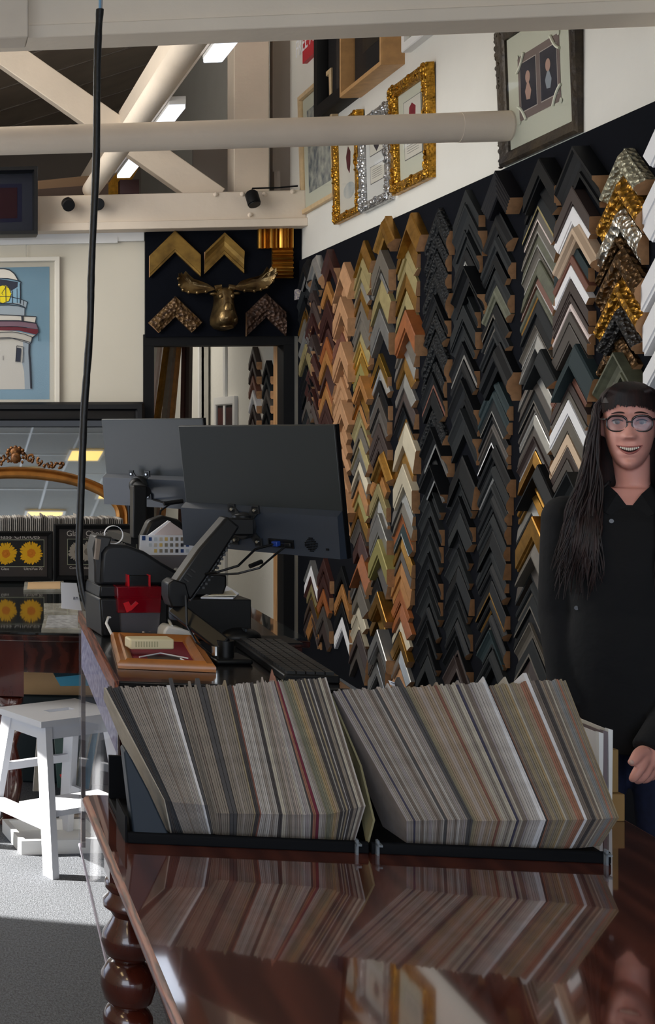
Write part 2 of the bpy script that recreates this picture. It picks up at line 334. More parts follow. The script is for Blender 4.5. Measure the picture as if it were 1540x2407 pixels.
def chevron(w, W, h, kind='f', cut='v', lip=False):
    P = profile(kind, w, h); mb = MB(); vs = []; n = len(P)
    for sgn in (-1, 0, 1):
        for t, z in P:
            if sgn == 0: vs.append((0, -t*1.41421, z))
            elif cut == 'v': vs.append((sgn*W, -W-t*1.41421, z))
            else: vs.append((sgn*(W-t*0.7071), -W-t*0.7071, z))
    for k in range(2):
        for i in range(n-1):
            top = P[i][0] >= w*0.8 and lip and i < n-2
            mb.add([], []); mb.f.append((k*n+i, k*n+i+1, (k+1)*n+i+1, (k+1)*n+i)); mb.m.append(2 if top else 0)
        mb.f.append((k*n, (k+1)*n, (k+1)*n+n-1, k*n+n-1)); mb.m.append(1)
    mb.f.append(tuple(range(n))); mb.m.append(1); mb.f.append(tuple(range(2*n, 3*n))); mb.m.append(1)
    mb.v = vs; return mb
ORD = ['topmost', 'second', 'third', 'fourth', 'fifth', 'sixth', 'seventh', 'eighth', 'ninth', 'tenth', 'eleventh', 'twelfth', 'thirteenth', 'fourteenth', 'fifteenth', 'sixteenth', 'seventeenth', 'eighteenth', 'nineteenth', 'twentieth',
       'twenty-first', 'twenty-second', 'twenty-third', 'twenty-fourth', 'twenty-fifth', 'twenty-sixth', 'twenty-seventh', 'twenty-eighth', 'twenty-ninth', 'thirtieth', 'thirty-first', 'thirty-second', 'thirty-third', 'thirty-fourth', 'thirty-fifth', 'thirty-sixth', 'thirty-seventh', 'thirty-eighth', 'thirty-ninth', 'fortieth']
ORDC = ['first', 'second', 'third', 'fourth', 'fifth', 'sixth', 'seventh', 'eighth', 'ninth', 'tenth', 'eleventh', 'twelfth', 'thirteenth', 'fourteenth']
# each token: y of the peak in the photo, colour letter, optional .lip colour, ! deep and wide, ^ extra deep, - square cut, optional @x of the peak
COLS = [
 (708, 735, 's', '609K.s^ 665k 700K.g 732g 750t 778s 809p 859K 887K 932T 965k 1330W.s 1362p 1400G 1440h'),
 (733, 728, 's', '600s.s^ 635k 675N 706N 736n 787N 831n 868n 912n 948N 1317s 1355n 1395N 1437N'),
 (770, 757, 'f', '586n! 661h 706n! 765n 792r 823h 856n! 887r 906h 940n 968n 1312n 1350n 1385r 1425T 1460N'),
 (798, 803, 'f', '616w^ 655w 697w^ 740w 772u 803w^ 845w 884w 912w 940w^ 979w 1012w 1050w 1100w 1150w^ 1200w 1330K 1373h 1415K 1449W'),
 (849, 838, 'i', '565g! 594p 627p 655s.p 678g 703t 731t 754t 778p 801G.G 826G.G 848y 883h^ 910g.K 940h.K 968p 1000t 1030p.s 1052s.s 1080V 1105t 1127h 1153y 1180g 1220T 1250n! 1303r^ 1335T.s 1373t! 1415V 1450V 1480N 1516T'),
 (893, 885, 'f', '508g^ 583t! 633s.s 654p! 725s! 831G.K 862s.s 893K.s 932T.K 963T 995N 1027N 1060g^ 1094h 1133p 1176s 1206s! 1267y^ 1310T 1357K.s 1390g^ 1425g 1479s^ 1512T 1555s'),
 (955, 938, 'i', '500g^ 540g 575p 605p 640g 683p 728r^ 778t 806s 834g 876s 912N.K 957K.g 993V! 1055g 1090V! 1145s 1180t 1206r 1231c.s 1259g 1290T 1317h 1354h 1384r 1417r 1451V.K 1485g 1527s 1560w'),
 (1022, 1000, 's', '488O! 545O 590O 628O! 690K 735O 780O! 835O 875K.u 915K 955O! 1003K.s^ 1053K 1092K.s^ 1135k 1175k 1217K 1258k 1300K 1340K 1380k 1420K 1460K.k 1500K 1540k'),
 (1092, 1068, 's', '446k 480k! 540k 582K.s 625K^ 672k 715k 760k 803K.s 845K 890K! 960k! 1070K! 1125k 1165K 1205k 1247K 1290k 1330K 1372K 1412k 1455K 1497K.N 1540N'),
 (1162, 1148, 'b', '401R^ 494K! 551k 590K.k 628k 670v 708K.t 746k.t 775k 804K^ 881c 915c.k 944k.s 971K 995T 1015K.W 1046K! 1088k.s 1132k 1160K.k 1207k 1246K.k 1285k 1322K 1362K.g 1400K.g 1440K.t 1480c.k 1525k!'),
 (1263, 1243, 'i', '371K^ 419K 451k.p 491t.i 520t.s 548v.s 580t.s 612v 648u.s 672v.g 704k 736K 763t.s 787s.s 820k^ 858s 885T 915k.t 947T.s 971s 1000T 1026N.s 1056g.g 1091K.k^ 1123g.K 1150g 1172s.k 1213g^ 1270t^ 1310T.k 1363k.t 1398k.t 1430K 1463t 1500k.t 1545N.t'),
 (1342, 1325, 'f', '343K^ 437N! 479W 527e^ 560c 594u 621W 655N 690N 709i 733T 760T 808c^ 861u 890N 917t 940W 977t 1019e 1050N 1080T 1109k^ 1159e 1198i 1240N 1273e 1330W 1362W 1398e 1440W 1470u 1521N.r'),
 (1445, 1430, 's', '349P^ 412o^ 475S! 550B 577B^ 650o^ 715D^ 772B 828v^ 888t 925N 960T 1010t'),
 (1562, 1562, 'f', '250W! 375W! 430W! 560W! 660W! 780W!'),
]
n_s = 0
for ci, (xa, xb, kd, spec) in enumerate(COLS):
    toks = spec.split(); items = []
    for tk in toks:
        y = ''; i = 0
        while i < len(tk) and tk[i].isdigit(): y += tk[i]; i += 1
        rest = tk[i:]; items.append((int(y), rest))
    for j, (y, rest) in enumerate(items):
        code = rest[0]; lip = rest[2] if len(rest) > 2 and rest[1] == '.' else None
        deep = '^' in rest; big = '!' in rest
        r_ = random.Random(ci*100+j)
        h = 0.02+r_.random()*0.014
        if deep: h = 0.062
        if big: h = 0.04
        px = xa+(xb-xa)*(y-500)/1000.0
        P = onX(px, y, WX+PB-h)
        if j+1 < len(items):
            Q = onX(px, items[j+1][0], WX+PB-h); gap = P.z-Q.z
        else: gap = 0.08
        wmax = {0: 0.055, 1: 0.055}.get(0, 0.055)
        if big or deep: wmax = 0.085
        if ci >= 12: wmax = 0.075
        w = min(gap/1.41421*0.97, wmax)
        W = 0.14 if ci < 12 else 0.135
        kind = 'r' if code == 'R' else (kd if j % 3 else r_.choice('fsib'))
        if code in 'OPSoBD': kind = 'b'
        if code == 'W': kind = 'f'
        cut = 'p' if r_.random() < 0.35 else 'v'
        mb = chevron(w, W+r_.uniform(-0.008, 0.008), h, kind, cut, lip is not None)
        nm, mm = SM[code]
        lm = SM[lip][1] if lip else mm
        jit = Matrix.Rotation(radians(r_.uniform(-1.2, 1.2)), 4, 'Z')
        ob = mb.build('moulding_sample', [mm, M_raw, lm], None, MX((WX+PB, P.y, P.z)) @ jit)
        lab = '%s %scorner sample, %s in the %s column from the back wall' % (nm, 'deep ' if deep else '', ORD[j], ORDC[ci])
        tag(ob, lab, 'moulding sample', 'moulding corner samples on the right wall'); n_s += 1
# small ticket hooks of blue paper at the far end
t = onX(695, 695, WX-0.03)
o = MB().box((-0.1, -0.035, 0), (0.1, 0.035, 0.03)).build('moulding_offcut', mat('purple_print', (60, 50, 110), 0.5, noise=(60, 0.6), rgb2=(220, 210, 190)), None, MX((WX-0.02, t.y, t.z)))
tag(o, 'tiny violet and cream moulding offcut at the far left of the display board', 'moulding sample')

# ================================================================== PICTURES ON THE RIGHT WALL
def quadX(xl, xr, yb_at, yt_at=None, off=0.03):
    """frame on the right wall: left/right px of its face, bottom px at the left, top px at the left -> centre, w, h"""
    a = onX(xl, yb_at, WX-off); b = onX(xr, yb_at, WX-off); c = onX(xl, yt_at, WX-off)
    return Vector((WX, (a.y+b.y)/2, (a.z+c.z)/2)), abs(a.y-b.y), c.z-a.z
def ornaments(mb, w, h, fw, z, r, step, seed=1):
    R_ = random.Random(seed)
    def curl(cx, cy, s, a0):
        pts = []; 
        for i in range(11):
            q = i/10; rr = s*(1-0.75*q); an = a0+q*4.6; pts.append((cx+rr*cos(an), cy+rr*sin(an), z+0.002))
        mb.tube(pts, [r*0.5*(1-0.5*i/10) for i in range(11)], 6)
    hw, hh = w/2-fw/2, h/2-fw/2
    for sx in (-1, 1):
        for sy in (-1, 1):
            mb.ball((sx*hw, sy*hh, z), (r*1.5, r*1.5, r*1.1), 10, 6)
            for d in range(3): curl(sx*(hw-d*0.02), sy*(hh+0.004), fw*0.42, d*1.3+sx); curl(sx*(hw+0.004), sy*(hh-d*0.02), fw*0.42, d*1.7+sy)
            for d in range(1, 5): mb.ball((sx*(hw-d*r*1.6), sy*(hh+R_.uniform(-.2, .6)*r), z), (r*0.9, r*0.6, r*0.8), 8, 5); mb.ball((sx*(hw+R_.uniform(-.2, .6)*r), sy*(hh-d*r*1.6), z), (r*0.6, r*0.9, r*0.8), 8, 5)
    for sx in (-1, 1):
        mb.ball((sx*hw, 0, z), (r, r*1.8, r), 8, 6); curl(sx*hw, r*2.2, fw*0.4, 1); curl(sx*hw, -r*2.2, fw*0.4, 4)
    for sy in (-1, 1):
        mb.ball((0, sy*hh, z), (r*1.8, r, r), 8, 6); curl(r*2.2, sy*hh, fw*0.4, 1); curl(-r*2.2, sy*hh, fw*0.4, 4)
def pic(name, label, M, w, h, fw, depth, fm, prof=None, matc=None, matw=0.0, art=None, orn=None, sidem=None, cat='picture'):
    t = thing(name, label, cat, M)
    prof = prof or [(0, 0), (0, depth*0.9), (fw*0.1, depth), (fw*0.85, depth), (fw, depth*0.7), (fw, depth*0.35)]
    fr = MB().loop(w, h, prof)
    if orn: ornaments(fr, w, h, fw, depth, orn, 0.05)
    fr.build('frame', fm, t, None, 35)
    iw, ih = w-2*fw, h-2*fw; z = depth*0.35
    if matc: B((-iw/2-0.002, -ih/2-0.002, z-0.006), (iw/2+0.002, ih/2+0.002, z), 'mat_board', matc, t)
    if art: art(t, iw-2*matw, ih-2*matw, z+0.0008)
    gl = MB().box((-iw/2, -ih/2, z+0.006), (iw/2, ih/2, z+0.008)).build('glazing', mat('picture_glass', (12, 12, 14), 0.03, alpha=0.10, spec=0.8), t)
    return t
def flat(t, name, pts, z, m_, th=0.0008): return MB().prism(disp(pts, z), (0, 0, th)).build(name, m_, t)
def rect(x0, y0, x1, y1): return [(x0, y0), (x1, y0), (x1, y1), (x0, y1)]
def ell(cx, cy, a, b, n=20, a0=0, a1=2*pi): return [(cx+a*cos(a0+(a1-a0)*i/n), cy+b*sin(a0+(a1-a0)*i/n)) for i in range(n if a1-a0 > 6.2 else n+1)]
M_ink = mat('dark_ink', (40, 44, 54), 0.7)
M_mount = mat('cream_mount', (216, 218, 198), 0.8)
# portrait pair in the dark worn frame
a = onX(1166, 395, WX-0.04); b_ = onX(1346, 395, WX-0.04); c = onX(1148, 115, WX-0.04)
w_ = a.y-b_.y; h_ = 0.60
zt_ = onX(1346, 70, WX-0.04).z
zb_ = (onX(1166, 395, WX-0.04).z+onX(1346, 310, WX-0.04).z)/2
cz = zb_+h_/2
M_worn = mat('worn_dark_gilt', (66, 54, 36), 0.45, 0.3, noise=(12, 0.5), rgb2=(34, 28, 24), bump=('n', 25, 0.8, 0.01))
def art_portraits(t, w, h, z):
    M1 = mat('taupe_photo_mount', (128, 112, 106), 0.7); M2 = mat('dark_portrait_ground', (46, 46, 58), 0.6, noise=(9, 0.3)); M3 = mat('portrait_skin', (196, 160, 144), 0.7); M4 = mat('portrait_cloth', (160, 168, 176), 0.7); ML = mat('pale_line', (200, 190, 180), 0.7)
    a, b = w*0.70, h*0.62
    f = flat(t, 'photo_mount', rect(-a/2, -b/2, a/2, b/2), z, M1)
    for s_ in (-1, 1):
        cx = s_*a*0.245; pw, ph = a*0.38, b*0.74
        flat(t, 'portrait_border', rect(cx-pw/2-.004, -ph/2-.004, cx+pw/2+.004, ph/2+.004), z+.001, ML)
        flat(t, 'portrait', rect(cx-pw/2, -ph/2, cx+pw/2, ph/2), z+.002, M2)
        flat(t, 'portrait_face', ell(cx, ph*0.16, pw*0.15, ph*0.13), z+.0032, M3)
        flat(t, 'portrait_neckcloth', [(cx-pw*.06, ph*.04), (cx+pw*.06, ph*.04), (cx+pw*.2, -ph*.15), (cx+pw*.1, -ph*.32), (cx-pw*.12, -ph*.3), (cx-pw*.2, -ph*.12)], z+.0031, M4 if s_ > 0 else M3)
    for sx in (-1, 1):
        for sy in (-1, 1):
            mb = MB(); cx, cy = sx*(a/2-.006), sy*(b/2-.006)
            pts = [(cx+sx*.012-sx*.07*q, cy+sy*.012-sy*.07*(1-q)-sy*.012*sin(q*pi), z+.0035) for q in [i/8 for i in range(9)]]
            mb.tube(pts, 0.006, 6); mb.ball((cx+sx*.006, cy+sy*.006, z+.003), (.012, .012, .002), 8, 4)
            mb.build('corner_flourish', M_mount, t)
prof = [(0, 0), (0, .03), (.012, .04), (.03, .032), (.045, .03), (.058, .022), (.06, .012)]
t = pic('picture', 'large worn dark gilt frame holding two small portraits in an oval-cornered mount', MX((WX, (a.y+b_.y)/2, cz)) @ Rx(2.0), w_, h_, 0.06, 0.035, M_worn, prof, M_mount, 0.02, art_portraits, None)
mb = MB()
R_ = random.Random(4)
for i in range(70):
    if i < 28: x, y = -w_/2+R_.uniform(-.004, .02), h_/2-R_.uniform(0, .26)
    elif i < 44: x, y = -w_/2+R_.uniform(0, .1), h_/2+R_.uniform(-.02, .006)
    else: x, y = -w_/2+R_.uniform(-.004, .012), -h_/2+R_.uniform(0, .2)
    mb.ball((x, y, .03), (R_.uniform(.005, .012), R_.uniform(.006, .016), .01), 7, 5)
mb.build('chipped_ornament', M_worn, t)

# gold ornate
def small(name, label, xl, xr, ybl, ytl, fw, depth, fm, matc, matw, art, orn, tilt=1.5, prof=None):
    P, w, h = quadX(xl, xr, ybl, ytl)
    return pic(name, label, MX(P) @ Rx(tilt), w, h, fw, depth, fm, prof, matc, matw, art, orn)
def art_leafs(col):
    def f(t, w, h, z):
        M1 = mat('art_'+str(col[0]), col, 0.8, noise=(20, 0.4)); ML = mat('pale_wash', (170, 178, 180), 0.8, noise=(8, 0.3), rgb2=(214, 214, 204))
        flat(t, 'artwork', rect(-w/2, -h/2, w/2, h/2), z, mat('art_paper', (226, 222, 208), 0.8))
        flat(t, 'drawn_figure', [(0, h*.28), (w*.12, h*.2), (w*.1, h*.05), (w*.04, -h*.06), (-w*.08, h*.02), (-w*.12, h*.16)], z+.001, M1)
        flat(t, 'painted_wash', ell(0, -h*.27, w*.3, h*.1), z+.001, ML)
    return f
def art_boxes(col):
    def f(t, w, h, z):
        ML = mat('mount_line', (120, 120, 118), 0.8); M1 = mat('art_'+str(col[0]), col, 0.8, noise=(20, 0.4)); MP = mat('art_paper', (226, 222, 208), 0.8)
        for (y0, y1) in ((.08, .40), (-.30, -.06)):
            flat(t, 'window_line', rect(-w*.33, h*y0, w*.33, h*y1), z, ML); flat(t, 'artwork', rect(-w*.31, h*y0+.004, w*.31, h*y1-.004), z+.001, MP)
        flat(t, 'drawn_figure', [(0, h*.34), (w*.13, h*.28), (w*.11, h*.16), (-.0, h*.11), (-w*.12, h*.2), (-w*.1, h*.3)], z+.002, M1)
        for i in range(5): flat(t, 'text_line', rect(-w*.22, -h*(.12+.028*i), w*.2, -h*(.115+.028*i)), z+.002, ML)
    return f
small('picture', 'ornate bright gold frame with two small mounted windows, right of the silver frame', 923, 1010, 460, 208, 0.06, 0.045, M_goldorn, M_mount, 0.01, art_boxes((150, 40, 50)), 0.016)
small('picture', 'ornate silver frame with a dark feather drawing and text, between two gold frames', 848, 916, 502, 285, 0.055, 0.045, M_silvorn, mat('white_mount', (226, 226, 220), 0.8), 0.005, art_boxes((60, 54, 60)), 0.016)
small('picture', 'narrow gold frame with a dark red feather drawing over grey wash', 786, 845, 528, 300, 0.05, 0.045, M_goldorn, M_mount, 0.01, art_leafs((96, 38, 44)), 0.013)
def art_map(t, w, h, z):
    flat(t, 'artwork', rect(-w/2, -h/2, w/2, h/2), z, mat('ink_map', (196, 196, 182), 0.8, noise=(16, 0.9), rgb2=(86, 98, 108)))
small('picture', 'pale timber frame with a dense blue-grey ink drawing, nearest the back wall', 706, 784, 506, 228, 0.035, 0.04, mat('pale_timber', (206, 178, 136), 0.5, noise=(20, 0.15)), M_mount, 0.09, art_map, None)
# tall black box frame
P, w, h = quadX(764, 836, 283, -20)
t = pic('picture', 'tall deep black box frame hanging above the silver frame', MX(P), w, h, 0.09, 0.10, M_blackm, None, mat('black_mount', (24, 22, 24), 0.8), 0.1, lambda t, w, h, z: flat(t, 'artwork', ell(0, h*.2, w*.2, h*.06), z, mat('portrait_skin', (196, 160, 144), 0.7)), None)
# dark painting in light timber
P, w, h = quadX(836, 938, 230, -40)
t = pic('picture', 'dark square painting in a deep light timber box frame, under the header beam', MX(P), w, h, 0.03, 0.12, mat('box_timber', (196, 152, 100), 0.5, noise=(20, 0.15)), None, mat('black_mount', (24, 22, 24), 0.8), 0.1,
        lambda t, w, h, z: flat(t, 'artwork', rect(-w*.42, -h*.3, w*.42, h*.5), z, mat('dark_gilt_art', (60, 50, 36), 0.6, noise=(14, 0.6), rgb2=(20, 18, 18))), None)
P, w, h = quadX(952, 1030, 124, -80)
pic('picture', 'white box frame whose lower corner shows under the header beam', MX(P), w, h, 0.05, 0.05, M_white, None, M_mount, 0.03, art_map, None)
# red poster
a = onX(715, 150, WX-0.02); b_ = onX(757, 136, WX-0.02)
t = thing('red_sign', 'small red sign with white capitals high beside the black frame', 'sign', MX((WX, (a.y+b_.y)/2, a.z+0.30)))
w_ = a.y-b_.y
B((-w_/2, -.3, 0), (w_/2, .3, 0.03), 'sign_board', mat('red_card', (186, 22, 44), 0.5), t)
text('lettering', 'FREE AS A B', 0.16, M_paper, t, T((0, -0.17, 0.031)) @ Matrix.Diagonal((0.85, 1, 1, 1)))

# ================================================================== BACK WALL
a, b_ = onY(340, 541, WY), onY(697, 790, WY)
pb = tag(B((a.x, WY-0.045, b_.z), (b_.x+0.02, WY-.001, a.z+0.02), 'display_board', M_felt), 'dark navy board with a gilt moose head above the doorway', 'board')
YF = WY-0.046
def bsample(px, py, W, w, h, kind, cut, mm, label, rot=0, lip=None):
    P = onY(px, py, YF); o = chevron(w, W, h, kind, cut, lip is not None).build('moulding_sample', [mm, M_raw, lip or mm], None, MY((P.x, YF, P.z)) @ Rz(rot))
    return tag(o, label, 'moulding sample', 'corner samples round the moose head')
M_og = mat('old_gold', (168, 132, 66), 0.38, 0.75, noise=(9, 0.4), rgb2=(110, 84, 40)); M_og2 = mat('old_gold_ornate', (120, 92, 56), 0.45, 0.5, noise=(35, 0.6), rgb2=(58, 40, 30), bump=('v', 40, 1.0, 0.015))
bsample(410, 543, 0.17, 0.105, 0.03, 'f', 'v', M_og, 'wide flat old gold corner sample at the top left of the moose board')
bsample(526, 548, 0.13, 0.105, 0.035, 's', 'v', M_og, 'stepped old gold corner sample at the top middle of the moose board')
bsample(411, 697, 0.18, 0.10, 0.04, 'b', 'p', M_og2, 'bronze carved corner sample at the bottom left of the moose board')
bsample(624, 690, 0.13, 0.115, 0.04, 'b', 'v', mat('dark_bronze_orn', (92, 66, 50), 0.5, 0.4, noise=(35, 0.6), rgb2=(44, 32, 28), bump=('v', 40, 1.0, 0.015)), 'dark bronze carved corner sample at the bottom right of the moose board')
# L shaped fluted sample, top right
P0 = onY(605, 539, YF); P1 = onY(687, 655, YF)
Wl, Hl = P1.x-P0.x, P0.z-P1.z; ww = 0.135
mb = MB()
def flut(q): return 0.03+0.012*sin(q*2*pi*1.0)+0.007*sin(q*2*pi*2.3+1)
n = 40
for i in range(n):      # horizontal arm, flutes vertical
    x0, x1 = Wl*i/n, Wl*(i+1)/n; z0, z1 = flut(x0/0.035), flut(x1/0.035)
    mb.add([(x0, -ww, 0), (x1, -ww, 0), (x1, 0, 0), (x0, 0, 0), (x0, -ww, z0), (x1, -ww, z1), (x1, 0, z1), (x0, 0, z0)], [(4, 5, 6, 7), (0, 1, 5, 4), (3, 7, 6, 2)])
for i in range(n):
    y0, y1 = -ww-(Hl-ww)*i/n, -ww-(Hl-ww)*(i+1)/n; z0, z1 = flut(y0/0.035), flut(y1/0.035)
    mb.add([(Wl-ww, y0, 0), (Wl, y0, 0), (Wl, y1, 0), (Wl-ww, y1, 0), (Wl-ww, y0, z0), (Wl, y0, z0), (Wl, y1, z1), (Wl-ww, y1, z1)], [(4, 5, 6, 7), (1, 2, 6, 5), (0, 4, 7, 3)])
mb.add([(0, -ww, 0), (0, 0, 0), (0, 0, .03), (0, -ww, .03), (Wl-ww, -Hl, 0), (Wl, -Hl, 0), (Wl, -Hl, .03), (Wl-ww, -Hl, .03)], [(0, 1, 2, 3), (4, 5, 6, 7)])
o = mb.build('moulding_sample', mat('fluted_gold', (190, 140, 60), 0.28, 0.9, noise=(10, 0.35)), None, MY((P0.x, YF, P0.z)), 50)
tag(o, 'fluted gold L-shaped corner sample at the top right of the moose board', 'moulding sample', 'corner samples round the moose head')
# moose head
M_moose = mat('bronzed_gilt', (150, 126, 84), 0.3, 0.85, noise=(14, 0.45), rgb2=(84, 66, 44), bump=('n', 22, 0.5, 0.01))
C0 = onY(524, 720, YF); mo = thing('moose_head', 'gilded moose head with palmate antlers mounted on the dark board', 'wall sculpture', MY((C0.x, YF, C0.z)))
S_ = 1/ (F/8.65)      # metres per pixel here
def L2(px, py, z=0.05): return ((px-524)*S_, (720-py)*S_, z)
mb = MB()
rings = [(-150, 0, 0, .02)]
prof_h = [(680, 24, .05, .05), (690, 24, .06, .075), (705, 22, .07, .09), (722, 24, .09, .10), (738, 28, .11, .115), (752, 31, .13, .12), (764, 30, .13, .11), (773, 22, .11, .08), (778, 8, .09, .03)]
vs = []; n = 20
for (py, hw, zc_, hz) in prof_h:
    cx = L2(524-(py-700)*0.04, py)
    for j in range(n):
        an = 2*pi*j/n; vs.append((cx[0]+hw*S_*cos(an)*(1-0.08*sin(an*3)), cx[1]+0.006*sin(an), max(0, zc_*0.6+hz*sin(an))))
k = len(prof_h)
mb.add(vs, [(i*n+j, i*n+(j+1) % n, (i+1)*n+(j+1) % n, (i+1)*n+j) for i in range(k-1) for j in range(n)]+[tuple(range(n))[::-1], tuple(range((k-1)*n, k*n))])
for s_ in (-1, 1):
    mb.ball(L2(524+s_*13, 700, .11), (.016, .02, .016), 10, 7); mb.ball(L2(524+s_*15, 757, .165), (.016, .018, .012), 10, 7)
    mb.ball(L2(524+s_*26, 692, .06), (.03, .014, .02), 10, 7)
mb.ball(L2(524, 772, .12), (.05, .02, .05), 12, 7); mb.ball(L2(524, 735, .15), (.035, .06, .03), 12, 8)
mb.build('head', M_moose, mo, None, 60)
left = [(500, 683), (478, 690), (458, 692), (440, 690), (428, 684), (420, 672), (416, 658), (417, 643), (421, 646), (424, 640), (429, 645), (434, 637), (441, 648), (450, 657), (466, 662), (484, 668), (498, 677)]
right = [(545, 683), (566, 689), (588, 690), (604, 686), (620, 680), (632, 666), (638, 650), (637, 634), (632, 638), (629, 630), (624, 636), (619, 630), (612, 643), (598, 653), (578, 657), (560, 663), (548, 676)]
for nm_, poly in (('left', left), ('right', right)):
    mb = MB(); cxp = sum(p[0] for p in poly)/len(poly); cyp = sum(p[1] for p in poly)/len(poly)
    P_ = [L2(x, y, .08) for x, y in poly]; cc = L2(cxp, cyp+4, .05); n = len(P_)
    def zz(i): return 0.08+0.02*sin(i*1.1)
    vs = [(p[0], p[1], zz(i)) for i, p in enumerate(P_)]+[((p[0]*.62+cc[0]*.38), (p[1]*.62+cc[1]*.38), .052) for p in P_]+[cc]+[(p[0], p[1], zz(i)-.018) for i, p in enumerate(P_)]+[(cc[0], cc[1], .02)]
    fs = []
    for i in range(n):
        j = (i+1) % n; fs += [(i, j, n+j, n+i), (n+i, n+j, 2*n), (i, 2*n+1+i, 2*n+1+j, j), (2*n+1+i, 3*n+1, 2*n+1+j)]
    mb.add(vs, fs)
    for i in range(0, 6): p = P_[i+1]; mb.ball((p[0], p[1]+.006, zz(i+1)+.004), (.012, .014, .012), 8, 6)
    e = poly[0]; mb.tube([L2(524+(12 if nm_ == 'right' else -12), 683, .06), L2((e[0]+524)/2, 676, .08), L2(e[0], e[1]-4, .075)], [.022, .018, .02], 10)
    mb.build('antler', M_moose, mo, None, 60)

# lighthouse print, hung from a white rail
def wallY(px, py, Y=WY): return onY(px, py, Y)
ra, rb = wallY(-120, 572), wallY(275, 566)
t = thing('picture_rail', 'thin white hanging rail with a wire on the cream back wall', 'rail', (0, WY-0.02, rb.z)); B((-2.9, -0.015, -0.018), (rb.x, 0.02, 0.018), 'rail', M_white, t)
wx = wallY(61, 600); MB().tube([(wx.x, 0.0, 0), (wx.x, 0.0, -0.13)], 0.0015, 6).build('hanging_wire', M_steel, t)
a = wallY(141, 602, WY-.04); b_ = wallY(141, 962, WY-.04); h_ = a.z-b_.z; w_ = 0.80
cx = a.x-w_/2
def art_light(t, w, h, z):
    sky_ = mat('print_blue', (128, 164, 184), 0.7, noise=(3, 0.06)); cr = mat('print_cream', (214, 208, 196), 0.7); gr = mat('print_grey', (160, 172, 180), 0.7); nv = mat('print_navy', (38, 42, 58), 0.7); rd = mat('print_red', (118, 30, 46), 0.7); mv = mat('print_mauve', (140, 108, 122), 0.7); ye = mat('print_yellow', (226, 204, 20), 0.7)
    flat(t, 'printed_sky', rect(-w/2, -h/2, w/2, h/2), z, sky_)
    # px of the photo crop (0,590)-(160,960) enlarged 6.506: local coordinates from right edge px 117, bottom 915, top 627
    sc = w_/ (F/8.93*w_)  # metres per px
    k = 8.93/F; xr = w/2; 
    def q(cx_, cy_): px_ = cx_/6.506; py_ = 590+cy_/6.506; return (xr-(117-px_)*k, h/2-(py_-627)*k*1.0)
    Z = [z+.0012]
    def poly(name, pts, m_):
        Z[0] += .0006
        flat(t, name, [(max(-w/2, a_), max(-h/2, b2)) for a_, b2 in [q(*p) for p in pts]], Z[0], m_)
    def mir(pts): return pts+[(2*20-x, y) for x, y in reversed(pts)]
    poly('tower', mir([(20, 1310), (250, 1320), (460, 1400), (470, 1600), (495, 2120)][::1]), cr)
    poly('tower_shade', [(360, 1380), (450, 1400), (465, 1700), (490, 2120), (390, 2120), (380, 1850), (350, 1720), (370, 1500)], gr)
    poly('gallery_underside', mir([(20, 1210), (250, 1225), (540, 1290), (460, 1410), (250, 1330), (20, 1320)]), cr)
    poly('gallery_band', mir([(20, 1150), (320, 1160), (600, 1200), (600, 1240), (560, 1280), (300, 1215), (20, 1210)]), rd)
    poly('gallery_band_top', mir([(20, 1060), (330, 1070), (560, 1110), (585, 1190), (300, 1150), (20, 1150)]), mv)
    poly('gallery_rail', mir([(20, 970), (330, 990), (560, 1005), (545, 1100), (320, 1060), (20, 1060)]), cr)
    poly('upper_drum', mir([(20, 820), (300, 830), (385, 870), (385, 990), (20, 970)]), gr)
    poly('upper_rail', mir([(20, 690), (200, 700), (330, 730), (425, 780), (405, 870), (300, 820), (20, 800)]), gr)
    poly('lantern_room', mir([(20, 410), (280, 460), (320, 480), (320, 790), (20, 790)]), sky_)
    poly('lantern_shadow', mir([(20, 420), (285, 470), (280, 545), (190, 600), (20, 620)]), nv)
    poly('dome', mir([(20, 265), (90, 268), (170, 300), (250, 370), (280, 440), (120, 410), (20, 405)]), cr)
    poly('lamp', [(60+125*cos(i*.3), 655+140*sin(i*.3)) for i in range(21)], ye)
    poly('window_hole', [(268, 1480), (335, 1490), (320, 1695), (255, 1690)], nv)
    mb = MB(); zl = Z[0]+.0008
    def line(pts, r):
        P3 = [(*q(*p), zl) for p in pts]; P3 = [(max(-w/2, p[0]), p[1], p[2]) for p in P3]; mb.tube(P3, r*k*.5, 6)
    line([(0, 262), (70, 262), (150, 275), (230, 340), (270, 410), (290, 445), (335, 475), (318, 500), (322, 620), (318, 800)], 2.2)
    line([(0, 408), (130, 412), (240, 435), (330, 470)], 1.3); line([(100, 530), (105, 780)], 1.6); line([(200, 600), (200, 790)], 1.6); line([(0, 690), (100, 688), (210, 700)], 1.6); line([(0, 540), (10, 780)], 1.6)
    line([(190, 700), (330, 735), (425, 775), (405, 875), (300, 840), (150, 822), (0, 822)], 1.6); line([(0, 798), (200, 795), (320, 825), (390, 860), (388, 985)], 1.8); line([(270, 570), (272, 790)], 1.0); line([(365, 750), (365, 830)], 1.0)
    line([(0, 970), (200, 978), (330, 990), (560, 1005), (548, 1095)], 2.0); line([(0, 1060), (300, 1065), (560, 1105), (590, 1180), (600, 1245), (560, 1285), (500, 1330), (490, 1400), (455, 1430)], 2.6); line([(350, 990), (355, 1065)], 5)
    line([(0, 1150), (250, 1152), (420, 1175)], 1.2); line([(0, 1240), (200, 1235), (380, 1270), (500, 1320)], 1.4); line([(0, 1325), (150, 1322), (330, 1355), (470, 1400)], 1.6); line([(0, 1345), (200, 1335), (450, 1415)], 1.0)
